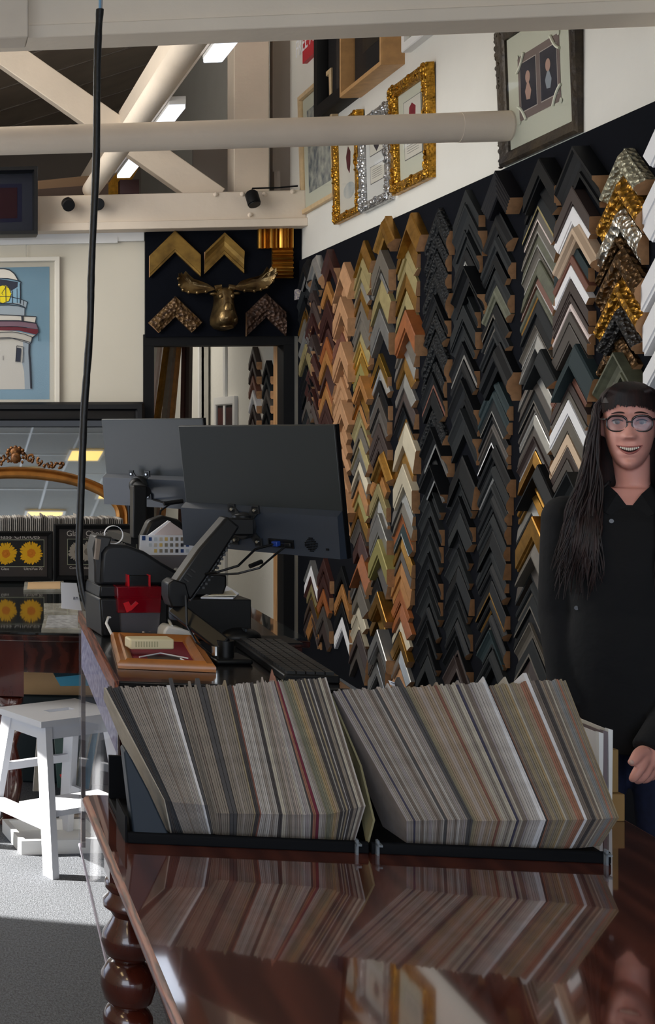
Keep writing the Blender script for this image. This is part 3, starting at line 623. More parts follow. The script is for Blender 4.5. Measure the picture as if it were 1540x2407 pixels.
    line([(460, 1420), (455, 1550), (470, 1750), (485, 2110)], 4.2); line([(268, 1450), (365, 1465), (360, 1705), (250, 1695), (268, 1450)], 1.4); line([(62, 1600), (62, 1670)], 1.0); line([(592, 1280), (595, 1380)], 1.0)
    line([(185, 655), (150, 760), (60, 795), (0, 780)], 1.4); line([(180, 640), (150, 560), (60, 515), (0, 530)], 1.4); line([(100, 545), (40, 640), (60, 665)], 1.2)
    mb.build('ink_lines', M_ink, t)
cream_f = mat('cream_frame', (222, 216, 202), 0.5)
tl = pic('picture', 'white framed print of a lighthouse with a red band against a blue sky', MY((cx, WY, (a.z+b_.z)/2)), w_, h_, 0.035, 0.04, cream_f, None, mat('cream_mount2', (212, 206, 190), 0.8), 0.035, art_light, None)
# dark framed picture high on the left, hanging from the tie beam
a = onY(90, 549, 8.8); c = onY(90, 388, 8.8); w_ = 0.6; h_ = c.z-a.z+0.0
pic('picture', 'black framed dark picture hanging high beside the round spotlight', MY((a.x-w_/2, 8.98, (a.z+c.z)/2)), w_, h_, 0.03, 0.16, M_black, None, mat('navy_mount', (12, 20, 38), 0.7), 0.07,
    lambda t, w, h, z: (flat(t, 'shirt_panel', rect(-w/2, -h/2, w/2, h/2+0.0), z, mat('pale_blue_cloth', (30, 32, 52), 0.9, spec=.1)), flat(t, 'shirt_sleeve', rect(-w/2, -h*.4, w*.42, h*.4), z+.002, mat('dark_red_cloth', (44, 22, 28), 0.9, spec=.1))), None)
# spot lamps on the beam
def spot(px, py, tilt, yaw, label):
    P = onY(px, py, BY-0.07); t = thing('spotlight', label, 'spotlight', T(P), 'small black spotlights on the tie beam')
    MB().tube([(0, 0.07, .045), (0, 0, .045), (0, 0, .015)], .006, 8).build('bracket', M_blackm, t)
    Mh = Rz(yaw) @ Rx(tilt)
    MB().lathe([(.0, -.05), (.034, -.05), (.042, -.045), (.042, .035), (.03, .05), (0, .05)], n=20).build('lamp_head', M_blackm, t, Mh, 40)
    MB().lathe([(0, -.053), (.03, -.053), (.03, -.049), (0, -.049)], n=16).build('lens', mat('grey_lens', (84, 84, 86), 0.3), t, Mh)
    MB().lathe([(.026, -.056), (.038, -.056), (.038, -.05), (.026, -.05)], n=16).build('bezel', M_black, t, Mh)
    return t
spot(160, 480, -70, 0, 'small black round spotlight on the tie beam, leftmost')
spot(229, 480, -80, 0, 'small black spotlight on the tie beam behind the hanging cable')
sp = spot(594, 466, -25, 20, 'black spotlight on the tie beam at the right, aimed down, with a trailing wire')
P = onY(594, 466, BY-0.07); Q = onY(700, 437, BY-0.02)-P; Q2 = onY(655, 441, BY-0.02)-P
MB().tube([(0, .02, .05), (.01, .05, .075), tuple(Q2), tuple(Q)], .006, 6).build('wire', M_blackm, sp)
mb = MB()
for (px, py) in ((507, 457), (570, 456), (622, 456), (688, 450), (588, 505)): p = onY(px, py, BY-.004); mb.ball(p, (.016, .012, .016), 8, 6)
for i, (px, py) in enumerate(((507, 457), (570, 456), (622, 456), (688, 450), (588, 505))):
    p = onY(px, py, BY-.004); o = MB().ball((0, 0, 0), (.016, .012, .016), 8, 6).build('bolt_head', M_beam, None, T(p)); tag(o, 'cream painted bolt head on the tie beam, %s' % ['leftmost', 'second from the left', 'just right of the spotlight', 'nearest the corner', 'lone one below the row'][i], 'bolt', 'painted bolts on the tie beam')
# shapes behind the beam: gilt cornice block, white panel
P = onY(285, 430, 11.0); o = MB().prism([(-.09, 0, .28), (.16, 0, .16), (.02, 0, -.10), (.02, 0, zt-P.z), (-.14, 0, zt-P.z), (-.14, 0, -.02)], (0, .3, 0)).build('gilt_corner_block', M_gold, None, T(P)); tag(o, 'gilt moulding offcut standing on the tie beam behind the round pipe', 'moulding')
P = onY(312, 445, 10.6); tag(B((-.1, 0, zt-P.z), (.05, .1, .08), 'dark_box', mat('dark_red_box', (60, 26, 22), 0.5), None, 0, T(P)), 'small dark red box beside the gilt offcut above the beam', 'box')
P = onY(505, 440, 10.2); tag(B((-.16, 0, zt-P.z), (.11, .03, .32), 'leaning_panel', M_taupe, None, 0, T(P) @ Ry(0)), 'pale panel leaning upright behind the post above the beam', 'panel')  # plain pale panel, carries no artwork
for (ya, yb, Yt, cc, lab) in ((428, 408, 9.62, (120, 92, 64), 'brown timber board standing on edge above the beam, the taller one at the back'), (447, 432, 9.42, (70, 52, 40), 'dark timber board standing on edge above the beam, the lower one in front')):
    p0, p1 = onY(60, ya, Yt), onY(255, yb, Yt)
    tag(MB().prism([(p0.x, Yt, zt), (p1.x, Yt, zt), tuple(p1), tuple(p0)], (0, .04, 0)).build('timber_board', mat('timber_%d' % cc[0], cc, 0.6)), lab, 'timber', 'timber boards above the beam')

# workroom seen through the doorway
WR = 2.42
m = MB(); m.box((WR, 9.4, 0), (WR+.06, 11.05, 2.9)); m.box((WR, 12.0, 0), (WR+.06, 15.8, 2.9)); m.box((WR, 11.05, 2.35), (WR+.06, 12.0, 2.9)); struct(m.build('wall_workroom', M_plaster))
m = MB(); m.box((WR-.02, 10.98, 0), (WR+.02, 11.05, 2.42)); m.box((WR-.02, 12.0, 0), (WR+.02, 12.07, 2.42)); m.box((WR-.02, 10.98, 2.35), (WR+.02, 12.07, 2.42)); struct(m.build('door_2', M_white))
struct(B((-3.0, 9.32, 2.93), (WX, 15.9, zt), 'ceiling_workroom', M_taupe))
i = 0
for (px, cod, lis) in ((590, 'N', 'NNuW'), (622, 'K', 'KkTK')):
    for j, cd in enumerate((lis*4)[:12]):
        py = 815+(px-590)*1.0+j*34+(60 if j and px == 590 else 0)*0
        P = onX(px, py, WR-.05)
        if P.z < 1.0: continue
        o = chevron(.04, .12, .04, 'f').build('moulding_sample', [SM[cd][1], M_raw], None, MX((WR, P.y, P.z)))
        tag(o, '%s corner sample in the workroom, %s of the column ' % (SM[cd][0], ORD[j]) + ('by the jamb' if px == 622 else 'beside the white wall'), 'moulding sample', 'corner samples in the workroom')
P = onX(525, 960, WR-.03); pic('picture', 'white framed red and black print standing in the workroom', MX((WR, P.y, P.z-.18)), .75, .55, .07, .03, M_white, None, mat('black_mount', (24, 22, 24), 0.8), 0.02, lambda t, w, h, z: flat(t, 'artwork', rect(-w/2, -h/2, w/2, h/2), z, mat('red_black_art', (96, 34, 28), 0.6, noise=(4, 0.9), rgb2=(26, 26, 30))), None)
for i, (px0, px1, rr, cod, lab) in enumerate(((378, 352, .018, 'i', 'pale pink square'), (395, 366, .026, 'g', 'gilt'), (408, 386, .03, 's', 'plastic-wrapped silver'), (422, 402, .02, 'h', 'dull gold'), (434, 430, .022, 'n', 'reddish brown'), (444, 441, .03, 'N', 'dark brown'))):
    a, b_ = onY(px0, 800, 10.25), onY(px1, 1010, 10.05); d = (b_-a); b2 = a+d*(a.z/(a.z-b_.z)); top = a-d*.30
    tag(MB().tube([tuple(b2), tuple(top)], rr, 4).build('moulding_length', SM[cod][1]), lab+' moulding length leaning inside the workroom doorway', 'moulding', 'moulding lengths leaning in the workroom')

# ================================================================== helpers for things that face the camera side
RV, FV, UV = Vector((CA, SA, 0)), Vector((-SA, CA, 0)), Vector((0, 0, 1))
class Face:       # a frame whose x runs right, y away and z up as the photographer saw it
    def __init__(s, px, py, D): s.o = atD(px, py, D); s.M = frameM(s.o, RV, FV, UV); s.D = D
    def p(s, px, py, D=None):
        q = atD(px, py, D or s.D)-s.o; return Vector((q.dot(RV), q.dot(FV), q.z))
    def outline(s, pts, D=None): return [s.p(x, y, D) for x, y in pts]
def slab(fr, name, pts, D, depth, m_, parent, bv=0.0, mis=None):
    mb = MB(); P = fr.outline(pts, D); mb.prism(P, (0, depth, 0), 0, mis); o = mb.build(name, m_, parent)
    if bv: bevel(o, bv)
    return o

# ================================================================== BACK TABLE AND WHAT IS ON IT
TZ = 0.76
tn = onZ(100, 1488, TZ); tf = onZ(100, 1368, TZ)
TY0, TY1 = tn.y, tf.y+0.25
TX1 = onZ(742, 1508, TZ).x
bt_ = thing('sideboard_table', 'long dark mahogany table with turned legs and a glass top along the back', 'table', (0, TY0, 0))
W0, W1, DPT = -1.25, TX1, TY1-TY0
B((W0, 0, TZ-.035), (W1, DPT, TZ-.008), 'tabletop', M_mahog, bt_, .006); B((W0+.01, .004, TZ-.008), (W1-.01, DPT-.01, TZ), 'glass_top', mat('grey_glass_top', (30, 34, 34), 0.03, ior=1.8, coat=0.6), bt_)
B((W0+.05, .05, TZ-.16), (W1-.05, .08, TZ-.035), 'apron', M_mahog, bt_)
lg = onZ(30, 1975, 0)
def turned(parent, x, y, top, sq, r, name='leg', prof=None):
    mb = MB(); mb.box((x-sq, y-sq, top[1]), (x+sq, y+sq, top[0])); z1 = top[1]
    prof = prof or [(r*.7, z1), (r*1.15, z1-.01), (r*1.15, z1-.03), (r*.75, z1-.045), (r*.95, z1-.07), (r*1.35, z1-.1), (r*1.35, z1-.13), (r*.85, z1-.16), (r*.6, z1-.2), (r*1.0, z1-.27), (r*1.1, z1-.34), (r*.75, z1-.44), (r*.6, z1-.48), (r*1.0, z1-.5), (r*.7, z1-.54), (r*.7, 0)]
    prof = [(a, max(0, b)) for a, b in prof]
    mb.lathe(prof, (x, y, 0), 24); return mb.build(name, M_mahog2, parent, None, 50)
for x, y in ((lg.x, .08), (W1-.07, .09), (W0+.1, .08), (W1-.07, DPT-.1), (W0+.1, DPT-.1)): turned(bt_, x, y, (TZ-.035, .51), .05, .045)
# rear rack of mat samples and framed glass displays
rk = onZ(0, 1362, TZ)
RY = rk.y+0.10
rb_ = tag(B((-1.0, RY-.01, TZ), (.55, RY+.2, TZ+.04), 'sample_rack', M_blackm), 'black rack of grey mat board samples on the back table', 'rack')
gm = [mat('board_grey_%d' % i, c, 0.85) for i, c in enumerate(((150, 143, 136), (128, 122, 116), (168, 162, 154), (110, 104, 98), (186, 180, 172)))]
xs = onY(-15, 1225, RY).x; xe = onY(292, 1225, RY).x; n = 64
ztop = onY(60, 1216, RY).z
for i in range(n):
    x = xs+(xe-xs)*i/n; hh = ztop-TZ-.04+rnd.uniform(-.004, .003)+(.014 if i in (18, 24, 41) else 0)
    o = B((0, 0, 0), (.0055, .17, hh), 'mat_board_sample', gm[rnd.randrange(5)], None, 0, T((x, RY, TZ+.04)))
    tag(o, 'grey edge-on mat board sample in the rear rack behind the flower displays', 'mat board', 'mat boards in the rear rack')
def flower(t, cx, cy, r, z, m1, m2, n=34):
    mb = MB(); R_ = random.Random(int(cx*1000)+n)
    for lay, (rr, cnt) in enumerate(((1.0, n), (.82, n), (.6, n-8), (.38, 20))):
        for i in range(cnt):
            a_ = 2*pi*i/cnt+R_.uniform(-.08, .08); L_ = r*rr*R_.uniform(.88, 1.05); wd = r*.075
            c_, s_ = cos(a_), sin(a_); zz_ = z+.0008*lay+R_.uniform(0, .0006)
            mb.add([(cx+c_*r*.1-s_*wd*.6, cy+s_*r*.1+c_*wd*.6, zz_), (cx+c_*r*.1+s_*wd*.6, cy+s_*r*.1-c_*wd*.6, zz_), (cx+c_*L_*.9+s_*wd, cy+s_*L_*.9-c_*wd, zz_), (cx+c_*L_, cy+s_*L_, zz_), (cx+c_*L_*.9-s_*wd, cy+s_*L_*.9+c_*wd, zz_)], [(0, 1, 2, 3, 4)], 0 if lay < 3 else 1)
    mb.lathe([(0, z+.003), (r*.14, z+.003), (r*.1, z+.004), (0, z+.0045)], (cx, cy, 0), 14, 1)
    return mb.build('flower_photograph', [m1, m2], t)
def display(label, xl, xr, yt, yb, flowers, D, m1, m2, ink, small_):
    Pa = atD(xl, yb, D); Pb = atD(xr, yb, D); w = (xr-xl)*D/F; h = (yb-yt)*D/F
    c = (Pa+Pb)/2; t = thing('glass_display', label, 'display frame', frameM(Vector((c.x, c.y, TZ+h/2+.001)), RV, UV, -FV))
    MB().loop(w, h, [(0, 0), (0, .022), (.006, .026), (.024, .022), (.026, .010), (.026, 0)]).build('frame', M_blackm, t)
    B((-w/2+.02, -h/2+.02, 0), (w/2-.02, h/2-.02, .008), 'backing', mat('taupe_card', (58, 52, 50), 0.6), t)
    k_ = D/F; cx0 = (xl+xr)/2; cy0 = (yt+yb)/2
    def q(px, py): return ((px-cx0)*k_, (cy0-py)*k_)
    f0, f1 = flowers['box']; a_, b2 = q(*f0), q(*f1)
    flat(t, 'photo_border', rect(a_[0], b2[1], b2[0], a_[1]), .0085, mat('pale_green_line', (170, 176, 150), 0.6))
    flat(t, 'photo_ground', rect(a_[0]+.003, b2[1]+.003, b2[0]-.003, a_[1]-.003), .0095, mat('flower_black', (14, 14, 14), 0.5))
    for (fx, fy, r) in flowers['f']: c2 = q(fx, fy); flower(t, c2[0], c2[1], r*k_, .0108, m1, m2)
    tx, ty = q(*flowers['title']); text('title_lettering', 'Glass Choices', .040, ink, t, T((tx, ty, .009)))
    text('subtitle_lettering', 'by type', .009, ink, t, T((tx, ty-.019, .009)))
    for (sx, sy, s_) in small_: a2 = q(sx, sy); text('caption_lettering', s_, .019, ink, t, T((a2[0], a2[1], .009))); 
    for (sx, sy, s_) in small_[:1]: a2 = q(sx+36, sy+22); flat(t, 'small_label', rect(a2[0]-.022, a2[1]-.006, a2[0]+.022, a2[1]+.006), .009, ink)
    return t
M_fy = mat('petal_yellow', (244, 186, 16), 0.7); M_fo = mat('petal_orange', (222, 130, 12), 0.7); M_fw = mat('petal_grey', (176, 168, 156), 0.7); M_fw2 = mat('petal_grey2', (130, 122, 110), 0.7); M_type = mat('pale_type', (214, 208, 200), 0.6)
display('black framed glass sample display with two yellow flowers, leftmost on the back table', -140, 122, 1240, 1359, {'box': ((-110, 1260), (103, 1324)), 'f': ((72, 1292, 28), (13, 1293, 27), (-60, 1293, 27)), 'title': (40, 1252)}, 6.45, M_fy, M_fo, M_type, ((77, 1329, 'UltraVue 70'), (0, 1329, 'Clear Glass')))
display('black framed glass sample display with grey flowers, behind the hanging cable', 125, 345, 1226, 1359, {'box': ((157, 1261), (320, 1322)), 'f': ((182, 1291, 24), (205, 1291, 24), (280, 1291, 24)), 'title': (208, 1249)}, 6.5, M_fw, M_fw2, M_type, ((186, 1329, 'Conservation'), (280, 1329, 'Museum')))
# plastic sleeves of print on the table
M_sleeve = mat('clear_sleeve', (205, 205, 196), 0.12, coat=0.5, noise=(12, 0.35), rgb2=(150, 146, 132))
def flatbox(name, label, cat, pts, z, th, m_, parts=None):
    c = onZ(*pts[0], z); t = thing(name, label, cat, T(c)); P = [onZ(*p, z)-c for p in pts]
    MB().prism(P, (0, 0, th)).build('sheet', m_, t)
    if parts:
        P2 = [(P[0]+(p-P[0])*1.0) for p in P]; cc = sum(P2, Vector())/len(P2)
        MB().prism([cc+(p-cc)*.82+Vector((0, 0, th)) for p in P2], (0, 0, .001)).build('printed_card', parts, t)
    return t
flatbox('print_sleeve', 'clear sleeved small print lying nearest the table edge', 'print', [(97, 1486), (106, 1451), (190, 1450), (192, 1487)], TZ, .012, M_sleeve, mat('silver_print', (186, 188, 190), 0.3, noise=(50, 0.6), rgb2=(110, 112, 116)))
flatbox('print_sleeve', 'clear sleeved print lying behind the front one on the back table', 'print', [(103, 1447), (103, 1422), (190, 1422), (192, 1448)], TZ, .008, M_sleeve)
flatbox('print_sleeve', 'brown edged sleeved card lying farthest back, below the grey flower display', 'print', [(55, 1392), (58, 1372), (150, 1370), (150, 1391)], TZ, .01, M_sleeve, mat('kraft_card', (178, 148, 110), 0.7))

# arched gilt mirror behind the back table
DM = 7.25
P = onY(42, 1225, DM); zt_ = onY(42, 1102, DM).z
tm = thing('gilt_mirror', 'arched gilt overmantel mirror with a carved crest, behind the flower displays', 'mirror', frameM(Vector((P.x, DM, 0.02)), (1, 0, 0), (0, sin(radians(10)), cos(radians(10))), (0, -cos(radians(10)), sin(radians(10)))))
H_ = (zt_-.02)/cos(radians(10)); a_ = .62; b2 = .27
def arch(ins, n=36):
    pts = [(-a_+ins, ins), (a_-ins, ins)]
    pts += [((a_-ins)*cos(pi*i/n), H_-b2+(b2-ins)*sin(pi*i/n)) for i in range(n+1)]
    return pts
prof = [(0, 0), (0, .03), (.01, .042), (.022, .03), (.03, .036), (.05, .045), (.062, .03), (.066, .012)]
vs = []; N_ = len(arch(0))
for ins, z in prof: vs += [(x, y, z) for x, y in arch(ins)]
mb = MB(); mb.add(vs, [(i*N_+j, i*N_+(j+1) % N_, (i+1)*N_+(j+1) % N_, (i+1)*N_+j) for i in range(len(prof)-1) for j in range(N_)])
mb.build('frame', mat('gilt_wood', (166, 112, 52), 0.35, 0.7, noise=(12, 0.3)), tm, None, 40)
MB().prism(disp(arch(.06), 0.0), (0, 0, .012)).build('mirror_glass', M_mirror, tm)
mb = MB(); R_ = random.Random(3)
for s_ in (-1, 1):
    for k_ in range(5):
        cx = s_*(.03+k_*.055); cy = H_+.055-k_*.012; r = .03-k_*.004; pts = []
        for i in range(12): q_ = i/11; an = s_*(q_*5.2)+k_; pts.append((cx+r*(1-.75*q_)*cos(an), cy+r*(1-.75*q_)*sin(an), .04))
        mb.tube(pts, [.009*(1-.5*i/11) for i in range(12)], 7)
        for i in range(5): mb.ball((cx+s_*R_.uniform(-.02, .03), cy+R_.uniform(-.03, .015), .04), (R_.uniform(.008, .016), .008, .008), 7, 5, 0, Matrix.Rotation(R_.uniform(0, 3), 3, 'Z'))
mb.ball((0, H_+.085, .04), (.035, .03, .02), 10, 7); mb.ball((0, H_+.05, .045), (.03, .035, .02), 10, 7)
for i in range(7): an = pi*i/6; mb.ball((.045*cos(an), H_+.075+.035*sin(an), .04), (.013, .013, .012), 8, 5)
mb.build('crest', mat('carved_gilt', (140, 92, 46), 0.4, 0.6, noise=(40, 0.5), rgb2=(60, 36, 22)), tm, None, 60)
# wide black mirror frame leaning on the back wall
P = onY(337, 941, WY-.05); tl_ = radians(7); Hm = (P.z-.03)/cos(tl_); Wm = 2.3
Pm = Vector((P.x-Wm/2, WY-.06-Hm*sin(tl_)/2, P.z/2))
tb = thing('black_mirror', 'very large mirror in a wide black stepped frame leaning under the lighthouse print', 'mirror', frameM(Pm, (1, 0, 0), (0, sin(tl_), cos(tl_)), (0, -cos(tl_), sin(tl_))))
MB().loop(Wm, Hm, [(0, 0), (0, .03), (.02, .05), (.05, .05), (.06, .03), (.09, .045), (.12, .05), (.13, .03), (.17, .02), (.175, .008)]).build('frame', mat('black_frame', (18, 19, 22), 0.3), tb, None, 40)
B((-Wm/2+.16, -Hm/2+.16, 0), (Wm/2-.16, Hm/2-.16, .008), 'mirror_glass', M_mirror, tb)

# under the back table
def img_thing(name, label, cat, px, py, D, group=None): fr = Face(px, py, D); return fr, thing(name, label, cat, fr.M, group)
o = MB().tube([(0, 0, 0), (.95, 0, 0)], .11, 24).build('kraft_roll', mat('kraft_paper', (206, 168, 122), 0.75, noise=(4, 0.12)), None, T(onZ(150, 1660, .40)+Vector((-.45, .25, .1))) @ Rz(4), 40)
tag(o, 'fat roll of kraft paper lying on a crate under the back table', 'paper roll')
c = onZ(150, 1660, .38)
tag(B((-.1, .35, 0), (.7, 1.0, .38), 'storage_crate', mat('dark_teal_crate', (26, 42, 48), 0.6), None, .01, T((c.x-.15, c.y-.15, 0))), 'dark teal crate under the back table carrying the kraft roll', 'crate')
tag(MB().prism([(0, 0, 0), (.16, 0, .02), (.14, 0, -.03), (.02, 0, -.035)], (0, .12, 0)).build('blue_bag', mat('cyan_plastic', (60, 150, 180), 0.4), None, T(atD(130, 1592, 5.15))), 'small cyan plastic bag edge just under the table apron', 'bag')
for i, (x0, x1, x2_, x3, y0, y1, cc_, lab) in enumerate((
        (122, 150, 168, 136, 1732, 1822, (60, 96, 92), 'dark green'), (140, 172, 178, 148, 1720, 1828, (170, 205, 214), 'pale blue'), (158, 196, 190, 160, 1712, 1826, (36, 46, 50), 'black'),
        (172, 216, 206, 172, 1715, 1826, (206, 216, 220), 'white'), (200, 232, 226, 196, 1715, 1824, (90, 160, 196), 'sky blue'), (84, 92, 92, 78, 1705, 1830, (196, 192, 182), 'cream'))):
    fr = Face(x3, y1, 5.15+.03*i); t = thing('wrapped_print', lab+' plastic wrapped print leaning under the back table', 'print', fr.M, 'wrapped prints leaning under the back table')
    slab(fr, 'print_card', [(x3, y1+30), (x3+14, y1+30), (x1, y0), (x0+6, y0)], fr.D, .012, mat('print_'+lab, cc_, 0.25, coat=0.5, noise=(9, 0.3)), t)
    slab(fr, 'sleeve_edge', [(x3+13, y1+31), (x3+17, y1+31), (x1+4, y0-1), (x1, y0-1)], fr.D-.003, .016, M_sleeve, t)
fr, t = img_thing('red_tag', 'small red round-cornered tag hanging below the wrapped prints', 'tag', 152, 1828, 5.0); slab(fr, 'tag_card', [(141, 1822), (160, 1815), (170, 1830), (160, 1840), (148, 1838)], 5.0, .01, mat('red_plastic', (196, 20, 28), 0.3), t, .002)
fr, t = img_thing('storage_tray', 'white shallow open tray on the sunlit floor behind the stool', 'tray', 160, 1900, 5.0)
c = onZ(165, 1905, .12); t2 = t; t2.matrix_world = T(c-Vector((0.05, 0, .12))) @ Rz(12)
MB().loop(.34, .26, [(0, 0), (0, .05), (.02, .05), (.02, .01), (.12, .01)]).build('tray_body', M_white, t2)
c = onZ(150, 1975, 0); o = B((0, 0, 0), (.16, .12, .06), 'timber_block', mat('pale_block', (214, 196, 176), 0.7, noise=(10, 0.2)), None, .004, T(c+Vector((.03, .12, 0))) @ Rz(10)); tag(o, 'pale timber block on the floor right of the stool leg', 'block')

# ================================================================== STOOL
SZ = .52
n0 = onZ(97, 1697, SZ); n1 = onZ(9, 1668, SZ)
sh = (n1-n0); shl = .255; sh.normalize(); lo = Vector((-sh.y, sh.x, 0)); lo = -lo if lo.x < 0 else lo
SM_ = frameM(Vector((n0.x, n0.y, 0)), lo, sh, (0, 0, 1))
if lo.cross(sh).z < 0: SM_ = frameM(Vector((n0.x, n0.y, 0)), lo, -sh, (0, 0, 1))
ys = 1 if lo.cross(sh).z > 0 else -1
ts = thing('step_stool', 'white painted wooden step stool standing in the sun patch', 'stool', SM_)
LL = .36
def syv(v): return v*ys
mb = MB()   # top with a slot
x0, x1, y0, y1 = 0, LL, 0, shl
def YB(a, b): return (min(syv(a), syv(b)), max(syv(a), syv(b)))
for (xa, xb, ya, yb_) in ((0, LL*.34, y0, y1), (LL*.66, LL, y0, y1), (LL*.34, LL*.66, y0, shl*.42), (LL*.34, LL*.66, shl*.56, y1)):
    a3, b3 = YB(ya, yb_); mb.box((xa, a3, SZ-.022), (xb, b3, SZ))
M_stool = mat('stool_white_paint', (206, 209, 216), 0.45, noise=(6, 0.03))
mb.build('seat', M_stool, ts)
def slant(mb, p0, p1, hx, hy): 
    vs = [];
    for p in (p0, p1):
        for sx, sy in ((-1, -1), (1, -1), (1, 1), (-1, 1)): vs.append((p[0]+sx*hx, p[1]+sy*hy, p[2]))
    mb.add(vs, [(0, 1, 2, 3), (7, 6, 5, 4), (0, 4, 5, 1), (1, 5, 6, 2), (2, 6, 7, 3), (3, 7, 4, 0)])
LG = []
for (x, y, dx, dy) in ((.035, .03, -.03, -.085), (.035, shl-.03, -.03, .085), (LL-.035, .03, .03, -.085), (LL-.035, shl-.03, .03, .085)):
    p0 = (x, syv(y), SZ-.02); p1 = (x+dx*1.2, syv(y+dy), 0); LG.append((p0, p1)); m = MB(); slant(m, p0, p1, .014, .026); m.build('leg', M_stool, ts)
def at(k_, z): p0, p1 = LG[k_]; q_ = (p0[2]-z)/(p0[2]-p1[2]); return Vector(p0)*(1-q_)+Vector(p1)*q_
def rail(a, b, z, hz, th, name):
    A_, B_ = at(a, z), at(b, z); d = (B_-A_).normalized(); nn = Vector((-d.y, d.x, 0))*th; m = MB()
    m.prism([A_-nn+Vector((0, 0, -hz)), A_+nn+Vector((0, 0, -hz)), A_+nn+Vector((0, 0, hz)), A_-nn+Vector((0, 0, hz))], B_-A_); m.build(name, M_stool, ts)
rail(0, 1, .475, .025, .009, 'top_rail'); rail(2, 3, .475, .025, .009, 'top_rail'); rail(0, 2, .475, .025, .009, 'top_rail'); rail(1, 3, .475, .025, .009, 'top_rail')
rail(0, 1, .17, .024, .009, 'lower_rail'); rail(2, 3, .17, .024, .009, 'lower_rail'); rail(1, 3, .30, .014, .009, 'back_rail')
a3 = at(0, .2); m = MB(); a4, b4 = at(0, .19), at(3, .19); yy = sorted((a4.y*.5+at(1, .19).y*.5, a4.y)); m.box((a4.x-.01, yy[0], .19), (b4.x+.01, yy[1], .21)); m.build('step', M_stool, ts)

# ================================================================== DESK
DZk = .97
P0 = onZ(277, 1601, DZk); P1 = onZ(190, 1436, DZk)
dv = P1-P0; DL = dv.length; dv.normalize(); rv = Vector((dv.y, -dv.x, 0))
DMx = frameM(Vector((P0.x, P0.y, 0)), rv, dv, (0, 0, 1))
dk = thing('service_desk', 'dark narrow service desk with a clear side panel, carrying the two nearer devices', 'desk', DMx)
DW = .50
B((0, 0, DZk-.03), (DW, DL, DZk), 'desktop', mat('near_black_top', (20, 19, 20), 0.22, coat=0.3), dk, .003)
B((-.008, -.006, DZk-.034), (.002, DL, DZk+.001), 'edge_strip', M_edge, dk)
B((.01, .01, DZk-.14), (DW-.01, .03, DZk-.03), 'apron', M_mahog, dk)
B((.0, .0, 0), (.035, .035, DZk-.03), 'post', M_mahog, dk, .003); B((0, DL-.03, .24), (.012, DL, DZk-.03), 'post', mat('brown_post', (70, 50, 44), 0.4), dk)
B((.17, .06, 0), (DW-.02, DL-.1, DZk-.14), 'pedestal', M_mahog, dk, .004)
M_acr = mat('clear_acrylic', (150, 156, 172), 0.03, alpha=0.14, spec=0.9)
B((-.006, .0, .24), (-.001, DL, DZk-.02), 'side_panel', M_acr, dk)
mb = MB(); mb.tube([(-.004, DL, .24), (-.004, 0, .24)], .004, 6); mb.build('panel_edge', mat('panel_edge', (190, 180, 200), 0.2, alpha=0.7), dk)
mb = MB(); 
B((-.0005, .02, DZk-.17), (.0005, DL-.03, DZk-.035), 'printed_notice', mat('lilac_notice', (190, 188, 214), 0.7, noise=(26, 0.6), rgb2=(120, 120, 160), stretch=(1, 1, 2.5)), dk)
# card taped to the far corner
fr, t = img_thing('white_card', 'white card with a faint mark standing at the far left corner of the desk', 'card', 165, 1435, 4.0)
slab(fr, 'card', [(144, 1369), (180, 1371), (192, 1435), (145, 1430)], 4.0, .002, M_paper, t); text('card_mark', 'an', .018, mat('grey_type', (96, 100, 112), 0.7), t, frameM(fr.p(178, 1405, 3.998), (1, 0, 0), (0, 0, 1), (0, -1, 0)))
def desk_thing(name, label, cat, px, py, group=None):      # stands on the desk with its front foot at this pixel
    c = onZ(px, py, DZk); D = F*(EYE-DZk)/(py-PY); fr = Face(px, py, D); return fr, thing(name, label, cat, fr.M, group)
# receipt machine on its cash drawer
fr, t = desk_thing('cash_drawer', 'tall black box under the receipt machine at the left of the desk', 'box', 300, 1497)
slab(fr, 'drawer_body', [(240, 1497), (396, 1497), (396, 1406), (234, 1406)], fr.D, .17, M_black, t, .006)
D_ = fr.D
fr, t = img_thing('receipt_machine', 'black receipt printer with a domed lid and a loop of paper on top', 'printer', 300, 1405, D_+.01)
slab(fr, 'body', [(233, 1405), (397, 1405), (400, 1378), (236, 1376)], D_+.01, .15, M_black, t, .005)
slab(fr, 'domed_lid', [(236, 1376), (240, 1300), (250, 1286), (266, 1280), (300, 1281), (340, 1296), (380, 1322), (420, 1345), (436, 1362), (430, 1377)], D_+.02, .13, mat('dark_grey_lid', (20, 22, 26), 0.45), t, .01)
slab(fr, 'front_mouth', [(222, 1372), (240, 1376), (244, 1300), (258, 1284), (266, 1262), (226, 1258), (218, 1290), (222, 1330)], D_+.03, .07, mat('mid_grey_plastic', (46, 45, 44), 0.4), t, .006)
slab(fr, 'paper_slot', [(224, 1315), (228, 1266), (238, 1268), (232, 1316)], D_+.015, .02, mat('slot_beige', (120, 106, 92), 0.5), t)
c = fr.p(267, 1257, D_+.05); r1 = 22*D_/F; mb = MB(); pr = [(r1, -.006), (r1, .010), (r1-.0012, .010), (r1-.0012, -.006), (r1, -.006)]
mb.lathe(pr, (0, 0, 0), 32, 0, 'y', False); tr = mb.build('paper_loop', M_paper, t, T(c) @ Rz(-8), 40)
